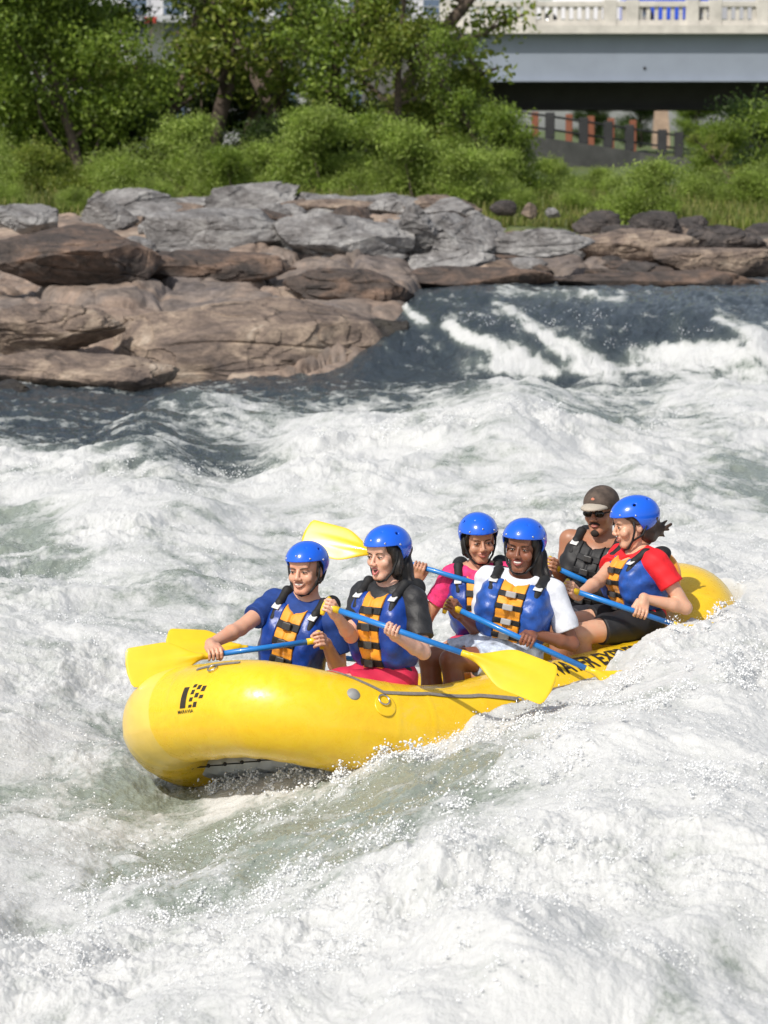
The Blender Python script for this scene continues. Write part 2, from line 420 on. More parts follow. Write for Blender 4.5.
def foamfield(x, y, z):
    X, Q = warp(x, y); n1 = np.zeros_like(X); n2 = np.zeros_like(X); den = np.full_like(X, 1e-5); n1 += .9e-5
    for a, b, f, d in fpt:
        w = np.exp(-((X-a)**2/(2*28**2)+(Q-b)**2/(2*13.**2)))+2e-4*np.exp(-((X-a)**2/(2*90**2)+(Q-b)**2/(2*50.**2)))
        n1 += w*f; n2 += w*d; den += w
    f = n1/den; d = n2/den
    # the drop and the pool above it: dark, with white chutes
    up = ss(39.6, 41.0, y)
    q = proj(np.stack([x, y, z], -1)); PX, PY = q[..., 0], q[..., 1]   # (design positions only, evaluated once as world data)
    def chute(x0, y0, x1, y1, w0, w1):
        dx, dy = x1-x0, y1-y0; t = np.clip(((PX-x0)*dx+(PY-y0)*dy)/(dx*dx+dy*dy), 0, 1)
        return np.exp(-((PX-x0-t*dx)**2+(PY-y0-t*dy)**2*1.5)/(2*(w0+(w1-w0)*t)**2))
    g = 1.0*chute(445, 326, 525, 362, 4, 12)+.75*chute(494, 302, 560, 345, 3, 6)+.8*chute(560, 345, 610, 372, 9, 10)+1.0*chute(640, 355, 790, 355, 7, 13)+.7*chute(718, 318, 790, 352, 4, 15)\
        + .45*chute(500, 290, 620, 300, 4, 5)+.9*chute(400, 305, 425, 322, 3, 5)+.7*chute(500, 370, 800, 374, 5, 7)+.6*chute(530, 365, 470, 366, 7, 7)
    st_ = fbm2(x*4.5+.6*y, y*.9, 4, 501, .65)
    g = g*(1+.55*st_)+.3*np.clip(st_-.3, 0, 1)*(y < 46)
    f = f*(1-up)+up*np.clip(.05+g, 0, 1); d = d*(1-up)+up*np.clip(1-.8*g, 0, 1)
    return f, d
def water_grid(ys, sl):
    Y = ys[:, None]*np.ones_like(sl)[None]; X = Y*sl[None]
    return X, Y
def water_z(X, Y, detail=True):
    z = low(X, Y)+ledge(X, Y)
    f, d = foamfield(X, Y, z)
    near = 1-ss(22, 40, Y)
    wx = X+.18*fbm2(X*.8, Y*.8, 2, 31); wy = Y+.18*fbm2(X*.8+9, Y*.8, 2, 41)
    # medium chop
    ins, uv = inraft(X, Y)
    calm = 1-.45*np.exp(-np.maximum(ins-1, 0)/.9)
    chop = fbm2(wx*.85, wy*.62, 3, 3)
    z = z+(.085+.03*f)*chop*calm*(1-.5*ss(39, 42, Y))
    rough = .3+.7*np.clip(f, 0, 1)
    fx = wx*.94-wy*.34; fy = wx*.34+wy*.94
    if detail:
        # streaks run with the current (down towards the camera, slightly left)
        fx = wx*.94-wy*.34; fy = wx*.34+wy*.94
        b1 = abs(pn2(wx*2.6, wy*1.9, 11)); b2 = abs(pn2(wx*6.3, wy*5., 12)); b3 = abs(pn2(wx*14, wy*12, 13)); b4 = abs(pn2(wx*33, wy*30, 14)); b5 = pn2(X*70, Y*66, 15)
        r1 = 1-abs(pn2(fx*4.5, fy*2.2, 21)); 
        amp = rough*(.55+.6*ss(-.4, .6, fbm2(X*.5, Y*.5, 2, 61)))
        lump = .055*b1+.030*b2*(.6+b1)+.020*b3*(.5+b2)+.011*b4*(.5+b3)+.005*b5
        z = z+amp*(lump*1.0+.010*r1**3)*(.6+.4*calm)
        z = z+(1-rough)*.030*fbm2(fx*7, fy*4, 4, 71, .6)
    k = np.clip(1.25-ins, 0, 1)
    zr = O_[2]+uv[..., 0]*RH[2]+uv[..., 1]*RP[2]-.22+rocker(uv[..., 0])
    z = np.where(ins < 1.25, lerp(z, np.minimum(z, zr), ss(0, .35, k)), z)
    # foam mask, broken up
    m = f+.08*(Y < 40)+.40*fbm2(wx*1.6, wy*1.2, 6, 81, .72)*(1-abs(f-.5)*.7)+.16*pn2(wx*9, wy*6, 91)*(1-f)
    m = m+d*(Y < 41)*(.42*np.clip(fbm2(fx*1.1, fy*2.6, 4, 701, .65)-.15, 0, 1)+.30*np.exp(-((Y-40.9)/.35)**2)*(.5+fbm2(X*2, Y*2, 2, 702)))
    if detail: m = m+.9*(b1-.25)*.25+.5*(b2-.25)*.2
    return z, m, d
def make_water():
    ys = [9.0]
    while ys[-1] < 53: ys.append(ys[-1]+max(.012, 5.2e-5*ys[-1]**2))
    ys = np.array(ys)
    core = np.linspace(-.135, .135, 820); lft = -.135-np.cumsum(np.linspace(.0004, .006, 60)); rgt = -lft
    sl = np.concatenate([lft[::-1], core, rgt])
    X, Y = water_grid(ys, sl)
    z, m, d = water_z(X, Y)
    v = np.stack([X, Y, z], -1).reshape(-1, 3); nr, nc = X.shape
    i = np.arange(nr-1)[:, None]*nc+np.arange(nc-1)[None]
    f = np.stack([i, i+1, i+nc+1, i+nc], -1).reshape(-1, 4)
    M, nt, b = mat('water')
    at = N(nt, 'ShaderNodeAttribute', attribute_name='foam'); dk = N(nt, 'ShaderNodeAttribute', attribute_name='dark')
    geo = nt.nodes.new('ShaderNodeNewGeometry')
    mp = N(nt, 'ShaderNodeMapping'); mp.inputs['Scale'].default_value = (1, .75, 1); mp.inputs['Rotation'].default_value = (0, 0, .35)
    nt.links.new(geo.outputs['Position'], mp.inputs[0])
    n1 = noise(nt, 6, 9, .72, mp.outputs[0], .25); n2 = noise(nt, 38, 6, .75, mp.outputs[0], .15)
    def ma(op, a, b_, c=None):
        q = N(nt, 'ShaderNodeMath', operation=op)
        for k, s in enumerate((a, b_, c)):
            if s is None: continue
            if isinstance(s, (int, float)): q.inputs[k].default_value = s
            else: nt.links.new(s, q.inputs[k])
        return q.outputs[0]
    t = ma('MULTIPLY_ADD', n1.outputs[0], 1.0, -.5); t = ma('ADD', t, ma('MULTIPLY_ADD', n2.outputs[0], .9, -.45)); t = ma('ADD', t, at.outputs['Fac'])
    msk = ramp(nt, t, [(.30, (0, 0, 0)), (.48, (.55,)*3), (.72, (1, 1, 1))]); msk.color_ramp.interpolation = 'EASE'
    # foam colour: thin foam is greyer than thick
    fc = ramp(nt, t, [(.32, (.33, .36, .335)), (.62, (.49, .505, .485)), (1.0, (.62, .625, .615))])
    wc = N(nt, 'ShaderNodeMix', data_type='RGBA'); wc.inputs['A'].default_value = (.27, .305, .26, 1); wc.inputs['B'].default_value = (.038, .052, .064, 1)
    nt.links.new(dk.outputs['Fac'], wc.inputs['Factor'])
    wf = wc.outputs['Result']
    mx = N(nt, 'ShaderNodeMix', data_type='RGBA'); nt.links.new(msk.outputs[0], mx.inputs['Factor']); nt.links.new(wf, mx.inputs['A']); nt.links.new(fc.outputs[0], mx.inputs['B'])
    nt.links.new(mx.outputs['Result'], b.inputs['Base Color'])
    rg = N(nt, 'ShaderNodeMapRange'); rg.inputs['To Min'].default_value = .09; rg.inputs['To Max'].default_value = .55
    nt.links.new(msk.outputs[0], rg.inputs['Value']); nt.links.new(rg.outputs[0], b.inputs['Roughness'])
    b.inputs['IOR'].default_value = 1.33
    b.inputs['Subsurface Weight'].default_value = .6; b.inputs['Subsurface Radius'].default_value = (1, 1, 1); b.inputs['Subsurface Scale'].default_value = .06
    n3 = noise(nt, 45, 5, .65, mp.outputs[0], .3); n4 = noise(nt, 160, 3, .6, geo.outputs['Position'])
    m5 = N(nt, 'ShaderNodeMapping'); m5.inputs['Scale'].default_value = (1.0, .55, 1); m5.inputs['Rotation'].default_value = (0, 0, -.25); nt.links.new(geo.outputs['Position'], m5.inputs[0])
    n5 = noise(nt, 3.2, 6, .62, m5.outputs[0], .8); b5_ = N(nt, 'ShaderNodeBump'); b5_.inputs['Distance'].default_value = .22; nt.links.new(n5.outputs[0], b5_.inputs['Height']); nt.links.new(dk.outputs['Fac'], b5_.inputs['Strength'])
    p1 = bump(nt, b, n3.outputs[0], .4, .03, b5_.outputs[0]); bump(nt, b, n4.outputs[0], .5, .006, p1)
    me = mkmesh('river_water', v, f, M, attrs={'foam': m.ravel(), 'dark': np.clip(d, 0, 1).ravel()})
    o = put('river_water', me); tag(o, kind='structure')
make_water()
def wz(x, y):
    x = np.atleast_1d(np.asarray(x, float)); y = np.atleast_1d(np.asarray(y, float)); return water_z(x, y)[0]

# ------------------------------------------------------------------ flying spray: stuff
def make_spray():
    cs = []; rs = []
    def bursts(pl, nb, per, sx, hgt, spread, rmax):
        # torn clumps of spray: each burst is a leaning plume of fine drops
        pl = np.array([PZ(*q) for q in pl])
        for _ in range(nb):
            q = rng.random()*(len(pl)-1); i = int(q); t = q-i; c = pl[i]*(1-t)+pl[i+1]*t+V(rng.normal(0, sx), rng.normal(0, sx), 0)
            k = int(per*rng.uniform(.3, 1.7)); h = hgt*rng.uniform(.2, 1.3)**1.6; w_ = spread*rng.uniform(.4, 1.2)
            d = V(rng.normal(0, .5), rng.normal(0, .5), 0); u = rng.random(k)
            p = c+d*(h*u)[:, None]+rng.normal(0, 1, (k, 3))*V(1, 1, .5)*(w_*(.25+u))[:, None]; z = wz(p[:, 0], p[:, 1]); p[:, 2] = z+abs(h*u+rng.normal(0, w_*.3, k))
            cs.append(p); rs.append(.0008+.9*rmax*rng.random(k)**7)
    near = [(205,812,-.4),(262,790,-.15),(330,772,.0),(385,757,.1),(430,732,.26),(500,712,.36)]
    bursts(near, 46, 130, .05, .07, .035, .008)
    bursts([(500,712,.36),(560,703,.4),(620,680,.45),(690,636,.55),(745,604,.6),(790,580,.58)], 60, 120, .07, .06, .035, .007)
    bursts([(210,800,-.35),(262,786,-.15),(330,768,.0)], 16, 130, .04, .08, .05, .008)
    bursts([(60,900,-.34),(230,905,-.16),(310,872,-.04),(400,835,.10),(560,765,.30),(720,690,.46),(790,660,.48)], 150, 100, .16, .07, .05, .007)
    bursts([(100,850,-.38),(250,860,-.36),(400,800,-.12),(520,757,.1),(600,738,.2)], 60, 60, .16, .03, .07, .007)
    bursts([(0,470,.2),(150,460,.4),(330,440,.35),(440,430,.45),(525,392,.75),(640,420,.3),(768,400,.3)], 110, 60, .3, .12, .07, .008)
    bursts([(440,345,.4),(600,372,.1),(768,360,.4)], 50, 60, .3, .12, .08, .008)
    bursts([(384,1010,.1),(450,930,.25),(560,860,.34),(640,800,.4),(740,760,.42)], 70, 110, .35, .06, .06, .006)
    bursts([(0,980,-.1),(120,930,-.2),(250,940,.0),(380,900,.15)], 50, 100, .25, .05, .06, .006)
    bursts([(0,520,.1),(60,640,0),(150,560,.1),(300,470,.3),(450,500,.2),(700,520,.25),(768,540,.35)], 90, 60, .5, .06, .05, .006)
    n = 34000; Y = 11.5+rng.random(n)**1.3*13; X = (rng.random(n)-.5)*.27*Y
    ins, _ = inraft(X, Y, .15); k = (ins > 1) & (fbm2(X*1.3, Y*1.3, 3, 601) > -.1); X, Y = X[k], Y[k]
    z = wz(X, Y); cs.append(np.stack([X, Y, z+abs(rng.normal(0, .02, len(z)))], -1)); rs.append(.0012+.0040*rng.random(len(z))**4)
    c = np.concatenate(cs); r = np.concatenate(rs)
    # little irregular octahedral drops, subdivided once
    t = (1+5**.5)/2
    iv = np.array([(-1,t,0),(1,t,0),(-1,-t,0),(1,-t,0),(0,-1,t),(0,1,t),(0,-1,-t),(0,1,-t),(t,0,-1),(t,0,1),(-t,0,-1),(-t,0,1)])/math.hypot(1, t)
    fi = np.array([(0,11,5),(0,5,1),(0,1,7),(0,7,10),(0,10,11),(1,5,9),(5,11,4),(11,10,2),(10,7,6),(7,1,8),(3,9,4),(3,4,2),(3,2,6),(3,6,8),(3,8,9),(4,9,5),(2,4,11),(6,2,10),(8,6,7),(9,8,1)])
    n = len(c); st = rng.normal(0, 1, (n, 3)); st /= np.linalg.norm(st, axis=1)[:, None]
    el = 1+rng.random(n)**2*1.4
    v = iv[None]*r[:, None, None]; dt = (v*st[:, None]).sum(-1, keepdims=True)
    v = v+dt*st[:, None]*(el[:, None, None]-1)+c[:, None]
    f = fi[None]+np.arange(n)[:, None, None]*12
    m, nt, b = mat('spray'); b.inputs['Base Color'].default_value = (.86, .87, .87, 1); b.inputs['Roughness'].default_value = .18
    nn = noise(nt, 30, 2, .5); r_ = ramp(nt, nn.outputs[0], [(.3, (.78, .8, .8)), (.7, (.9, .9, .9))]); nt.links.new(r_.outputs[0], b.inputs['Base Color'])
    o = put('water_spray', mkmesh('water_spray', v.reshape(-1, 3), f.reshape(-1, 3), m))
    tag(o, 'white droplets and spray thrown up over the foaming rapids', 'spray', kind='stuff')
make_spray()

# ------------------------------------------------------------------ raft
YEL = simple('raft_yellow', (.86, .56, .012), .3, .05, 3, .05, 60, coat=.35)
def raft_yellow():
    m = YEL; nt = m.node_tree; b = nt.nodes['Principled BSDF']
    # scuffs and water beads on the coated fabric
    co = objco(nt); a = noise(nt, 6, 8, .75, co, 1.2); c = ramp(nt, a.outputs[0], [(.0, (.66, .38, .010)), (.40, (.85, .52, .012)), (.55, (.88, .57, .014)), (.66, (.85, .56, .04)), (.8, (.74, .53, .15))])
    nt.links.new(c.outputs[0], b.inputs['Base Color'])
    r = ramp(nt, noise(nt, 25, 5, .7, co).outputs[0], [(.35, (.2,)*3), (.7, (.5,)*3)]); nt.links.new(r.outputs[0], b.inputs['Roughness'])
raft_yellow()
PALE = simple('raft_pale_reflection', (.86, .60, .10), .35, .06, 8, .05, 60, coat=.3)
GREYP = simple('grey_pvc', (.28, .28, .27), .5, .12, 8)
BLK = simple('black_webbing', (.012, .012, .013), .7, .3, 60, .2, 300)
BLKP = simple('black_ink', (.03, .022, .012), .6, .4, 50)
STRAP = simple('grey_webbing', (.22, .20, .18), .8, .2, 60, .3, 400)
STEEL = simple('steel', (.55, .55, .55), .3, .1, 10, metal=1)
FLOORM = simple('raft_floor_grey', (.42, .44, .45), .45, .1, 6, coat=.2)
raft = empty('inflatable_raft', O_, 'yellow inflatable whitewater raft with six people aboard, bow lifting over the wave', 'raft')
def rput(name, me, parent=raft): return put(name, me, parent)
def hull():
    ns, nph = 620, 72
    s = np.linspace(0, HLEN, ns, endpoint=False); ph = np.linspace(0, 2*np.pi, nph, endpoint=False)
    S, Ph = np.meshgrid(s, ph, indexing='ij')
    p, n = hull_pt(S, Ph)
    # the fabric puckers slightly at the panel seams and where the tube bends
    k = .0022*np.sin(S*38+3*np.sin(Ph*2))*np.clip(np.sin(Ph*1-2.6), 0, 1)
    seam = sum(np.exp(-((S-s0)/.008)**2) for s0 in (.42, 1.05, 1.25, 2.1, 2.9, 3.7, 4.6, 5.6, 6.6, 7.6, 8.4, HLEN-.62))
    wr_ = .0035*fbm3(np.stack([S*2.2, Ph*1.2, S*0], -1), 3, 77)
    p = p+n*(k+.0028*seam+wr_)[..., None]
    v = p.reshape(-1, 3)-O_; i = np.arange(ns)[:, None]*nph; j = np.arange(nph)[None]
    i2 = (np.arange(ns)[:, None]+1) % ns*nph; j2 = (j+1) % nph
    f = np.stack([i+j, i2+j, i2+j2, i+j2], -1).reshape(-1, 4)
    # wet reflection painted in as paler yellow at the starboard corner of the bow
    Sc = np.broadcast_to(S, S.shape)
    s1, _ = on_hull(146, 700); pale = ((Sc-s1+HLEN/2) % HLEN-HLEN/2 < 0) & (((Sc-s1+HLEN/2) % HLEN)-HLEN/2 > -.32)
    rput('hull_tube', mkmesh('hull_tube', v, f, [YEL, PALE], pale.reshape(-1).astype(int)))
hull()
def floor():
    # self-bailing floor laced between the tubes, a slab 8 cm thick with lengthwise chambers
    u = np.linspace(-1.62, 1.42, 90); vv = np.linspace(-.74, .74, 60); U, Vv = np.meshgrid(u, vv, indexing='ij')
    sc = (1-abs(U/1.66)**4)**.25; W = rocker(U)*.9-.14
    top = O_+U[..., None]*RH+(Vv*sc)[..., None]*RP+(W+.03+.018*abs(np.sin(Vv*18)))[..., None]*RU
    bot = O_+U[..., None]*RH+(Vv*sc)[..., None]*RP+(W-.05-.018*abs(np.sin(Vv*18)))[..., None]*RU
    n = U.size; v = np.concatenate([top.reshape(-1, 3), bot.reshape(-1, 3)])-O_
    i = np.arange(89)[:, None]*60+np.arange(59)[None]; f1 = np.stack([i, i+1, i+61, i+60], -1).reshape(-1, 4)
    e = []
    for a in range(89): e += [(a*60, (a+1)*60, (a+1)*60+n, a*60+n), ((a+1)*60+59, a*60+59, a*60+59+n, (a+1)*60+59+n)]
    for b in range(59): e += [(b+1, b, b+n, b+1+n), (89*60+b, 89*60+b+1, 89*60+b+1+n, 89*60+b+n)]
    rput('raft_floor', mkmesh('raft_floor', v, np.concatenate([f1, f1[:, ::-1]+n, np.array(e)]), FLOORM))
floor()
for uu in (.72, -.1, -.95):
    ys = np.linspace(-.62, .62, 24)
    pts_ = [R(uu, y, .02+.02*math.cos(y*2)) for y in ys]
    MB().tube(pts_, .15, 24).build('thwart', YEL, raft, base=O_)
def onpath(pix, off=0.004, n=24):
    sp = [on_hull(*q) for q in pix]; s = np.array([a for a, b in sp]); ph = np.array([b for a, b in sp])
    s = np.where(s > HLEN/2, s-HLEN, s)
    t = np.linspace(0, len(sp)-1, n*(len(sp)-1)+1)
    S = np.interp(t, range(len(sp)), s); Ph = np.interp(t, range(len(sp)), ph)
    return S, Ph
def band(name, pix, w, off, m, parent=raft, th=.004):
    S, Ph = onpath(pix); dphi = w/2/RR; q = []
    for k, o in ((-1, off), (1, off), (1, off+th), (-1, off+th)): q.append(hull_pt(S, Ph+k*dphi, o)[0])
    n = len(S); v = np.concatenate(q); f = []
    for a in range(4):
        b = (a+1) % 4
        for i in range(n-1): f.append((a*n+i, a*n+i+1, b*n+i+1, b*n+i))
    f += [(0, n, 2*n, 3*n), (n-1, 4*n-1, 3*n-1, 2*n-1)]
    return MB().add(v, f).build(name, m, parent, False, base=O_)
def disc(name, px, py, r, h, m, ring=False, off=0.0):
    s, ph = on_hull(px, py); p, n = hull_pt(s, ph, off); T = hull_at(s)[1]; B = np.cross(n, T)
    b = MB(); th = np.linspace(0, 2*np.pi, 28, endpoint=False)
    if ring:
        pts_ = [p+n*.012+r*(math.cos(a)*T+math.sin(a)*B) for a in list(th)+[0]]
        b.tube(pts_, h, 8, cap=False)
    else:
        prof = [(0, h), (r*.55, h), (r*.62, h*.75), (r*.9, h*.6), (r, h*.2), (r, -.004)]
        v = []; f = []
        for (q, z) in prof:
            for a in th: v.append(p+n*z+q*(math.cos(a)*T+math.sin(a)*B))
        for i in range(len(prof)-1):
            for j in range(28): f.append((i*28+j, i*28+(j+1) % 28, (i+1)*28+(j+1) % 28, (i+1)*28+j))
        b.add(v, f)
    return b.build(name, m, raft, base=O_)
disc('air_valve', 355, 692, .036, .012, GREYP)
disc('ring_patch', 388, 704, .062, .003, YEL)
disc('tow_ring', 385, 699, .030, .0045, STEEL, True)
disc('tow_ring', 212, 667, .026, .004, STEEL, True, .0)
disc('tow_ring', 520, 700, .026, .004, STEEL, True, .0)
disc('tow_ring', 726, 607, .030, .0045, STEEL, True, .0)
band('perimeter_strap', [(330, 668), (345, 673), (362, 680), (385, 691)], .022, .004, STRAP)
band('perimeter_strap', [(385, 691), (430, 692), (480, 694), (520, 698)], .022, .004, STRAP)
band('lashing_strap', [(196, 668), (212, 664), (240, 661)], .018, .004, STRAP)
band('rub_strake', [(546, 691), (570, 686), (600, 677), (640, 664)], .034, .003, simple('brown_strake', (.20, .15, .10), .7, .2, 30))
def wrap_text(txt, px, py, height, squash, m, name, font_bold=.0, tilt=0.0, rough=0, parent=raft):
    cu = bpy.data.curves.new('t', 'FONT'); cu.body = txt; cu.size = 1; cu.offset = font_bold; cu.resolution_u = 3
    ob = bpy.data.objects.new('t', cu); C.objects.link(ob); dg = bpy.context.evaluated_depsgraph_get()
    me = bpy.data.meshes.new_from_object(ob.evaluated_get(dg)); bpy.data.objects.remove(ob)
    import bmesh
    bm = bmesh.new(); bm.from_mesh(me); bmesh.ops.triangulate(bm, faces=bm.faces)
    bmesh.ops.subdivide_edges(bm, edges=[e for e in bm.edges if e.calc_length() > .12], cuts=3, use_grid_fill=False)
    v = np.array([q.co[:] for q in bm.verts]); bm.verts.index_update(); f = [[q.index for q in fc.verts] for fc in bm.faces]; bm.free()
    s0, p0 = on_hull(px, py); s0 = s0-HLEN if s0 > HLEN/2 else s0
    x = v[:, 0]*height*squash; y = v[:, 1]*height
    if rough: y = y+rough*np.sin(x*90)*height
    S = s0+x*math.cos(tilt)-y*math.sin(tilt); Ph = p0+(y*math.cos(tilt)+x*math.sin(tilt))/RR
    q, n = hull_pt(S, Ph, .003)
    return MB().add(q, f).build(name, m, parent, False, base=O_)
wrap_text('WHITEWATER EXPRESS', 512, 684, .165, .62, BLKP, 'side_lettering', .03)
wrap_text('MARAVIA', 176, 713, .026, 1.0, BLKP, 'maker_lettering', .01)
def logo():
    # raft maker's mark: one slanted solid bar and three broken slanted bars
    s0, p0 = on_hull(178, 707); s0 = s0-HLEN if s0 > HLEN/2 else s0; b = MB()
    def quad(x0, y0, x1, y1, x2, y2, x3, y3):
        for a in [[(x0, y0), (x1, y1), (x2, y2), (x3, y3)]]:
            pp = np.array(a)*.125; q, n = hull_pt(s0+pp[:, 0], p0+pp[:, 1]/RR, .003); b.add(q, [(0, 1, 2, 3)])
    for j in range(6): quad(-.02+j*.0167, j*.15, .30+j*.012, j*.15, .312+j*.012, j*.15+.15, -.003+j*.0167, j*.15+.15)
    for x, rows in ((.45, [(0.0, .12), (.25, .42), (.55, .75), (.85, 1.0)]), (.68, [(.0, .22), (.4, .6), (.75, .95)]), (.9, [(.35, .5), (.65, .9)])):
        for y0, y1 in rows: quad(x+y0*.1, y0, x+.17+y0*.1, y0, x+.19+y1*.1, y1, x+.03+y1*.1, y1)
    b.build('maker_emblem', BLKP, raft, False, base=O_)
logo()
def lacing():
    # dark eyelets with lacing where the floor hangs from the bow tube
    b = MB()
    for k in range(7):
        v = -.42+k*.15; a = R(1.52, v, rocker(1.52)-.22); c = R(1.40, v+.02, rocker(1.4)*.9-.16)
        b.ell(a, (.011, .011, .011)); b.tube([a, c], .004, 6)
    b.build('floor_lacing', BLK, raft, base=O_)
lacing()

# ------------------------------------------------------------------ people
def frame(fwd, up):
    z = nrm(up); y = nrm(np.asarray(fwd)-z*np.dot(fwd, z)); x = np.cross(y, z); return np.array([x, y, z])   # rows; x = the figure's right
def yawdir(deg, pitch=0):                 # 0 faces the camera, + turns towards the left of the picture
    a = R_(deg); p = R_(pitch); return V(-math.sin(a)*math.cos(p), -math.cos(a)*math.cos(p), -math.sin(p))
def ik(S, W, l1, l2, pole):
    d = W-S; L = np.linalg.norm(d)
    if L > (l1+l2)*.995: k = L/(l1+l2)/.995; l1 *= k; l2 *= k
    L = max(L, abs(l1-l2)+1e-3)
    a = (l1*l1-l2*l2+L*L)/(2*L); h = math.sqrt(max(l1*l1-a*a, 1e-6)); d = nrm(d); q = nrm(pole-S-d*np.dot(pole-S, d))
    return S+d*a+q*h
def skinmat(name, col):
    m, nt, b = mat(name); co = objco(nt)
    n = noise(nt, 9, 5, .6, co); c2 = tuple(min(1, c*k) for c, k in zip(col, (1.08, .9, .84))); c3 = tuple(c*k for c, k in zip(col, (.86, .82, .8)))
    r = ramp(nt, n.outputs[0], [(.3, c3), (.5, col), (.72, c2)]); nt.links.new(r.outputs[0], b.inputs['Base Color'])
    b.inputs['Roughness'].default_value = .42; b.inputs['Subsurface Weight'].default_value = .15
    b.inputs['Subsurface Radius'].default_value = (1, .35, .2); b.inputs['Subsurface Scale'].default_value = .01
    n2 = noise(nt, 220, 3, .6, co); bump(nt, b, n2.outputs[0], .15, .002); return m
WHITE = simple('eye_white', (.50, .46, .43), .25, .03, 20)
IRIS = simple('dark_iris', (.02, .012, .008), .15, .1, 20)
TEETH = simple('teeth', (.82, .80, .74), .3, .03, 20)
MOUTH = simple('mouth_inside', (.10, .02, .02), .5, .1, 20)
VBLUE = simple('vest_blue', (.006, .045, .28), .36, .3, 16, .5, 50)
VBLUE2 = simple('vest_blue_light', (.016, .08, .36), .38, .35, 18, .5, 50)
VOR = simple('vest_orange', (.85, .33, .012), .55, .12, 14, .35, 60, sheen=.3)
BUCK = simple('buckle_plastic', (.05, .05, .05), .35, .2, 20)
BUCKG = simple('buckle_grey', (.38, .37, .36), .3, .1, 20)
REFL = simple('reflective_patch', (.72, .72, .70), .35, .05, 40)
HELM = simple('helmet_blue', (.008, .12, .74), .22, .05, 6, coat=.6)
PBLUE = simple('shaft_blue', (.015, .20, .60), .3, .08, 20, coat=.3)
PYEL = simple('blade_yellow', (.84, .55, .015), .32, .06, 9, .04, 60, coat=.3)
HOLE = simple('vent_dark', (.004, .006, .02), .8, .1, 20)

def hand(G, c, a, d, s, thumb=1, open_=0):
    a = nrm(a); d = nrm(d-a*np.dot(d, a)); n = np.cross(a, d)
    if n[1] > 0: n = -n                    # the back of the hand towards the camera side
    r = (.016+.009)*s
    A = np.array([a, d, n])
    pc = c+d*.036*s+n*.020*s
    G.box(pc, V(.041, .040, .0145)*s, A, .013*s, .004)
    G.cap(pc+d*.02*s, pc+d*.07*s, .026*s, .025*s, .012)
    for i in range(4):
        o = a*(i-1.5)*.0215*s; L = (.9, 1.05, 1.0, .8)[i]; fr = .0094*s*(1, 1, .97, .85)[i]
        P_ = [c+o+d*.012*s+n*(r+.002*s)]
        for k, an in enumerate((95, 150, 205, 262)):
            t = R_(an*(.94+.06*L)); P_.append(c+o+(math.cos(t)*d+math.sin(t)*n)*(r+.004*s*(k == 0)))
        G.chain(P_, [fr*1.12, fr*1.1, fr, fr*.95, fr*.85], .0015)
    ti = -thumb
    P_ = [pc+d*.03*s+a*ti*.03*s, c+d*.022*s+a*ti*.047*s+n*.004*s, c-n*.014*s+a*ti*.040*s+d*.012*s, c-n*r-d*.012*s+a*ti*.026*s]
    G.chain(P_, np.array([.016, .0135, .0115, .0095])*s, .003)
    return c+d*.098*s+n*.018*s

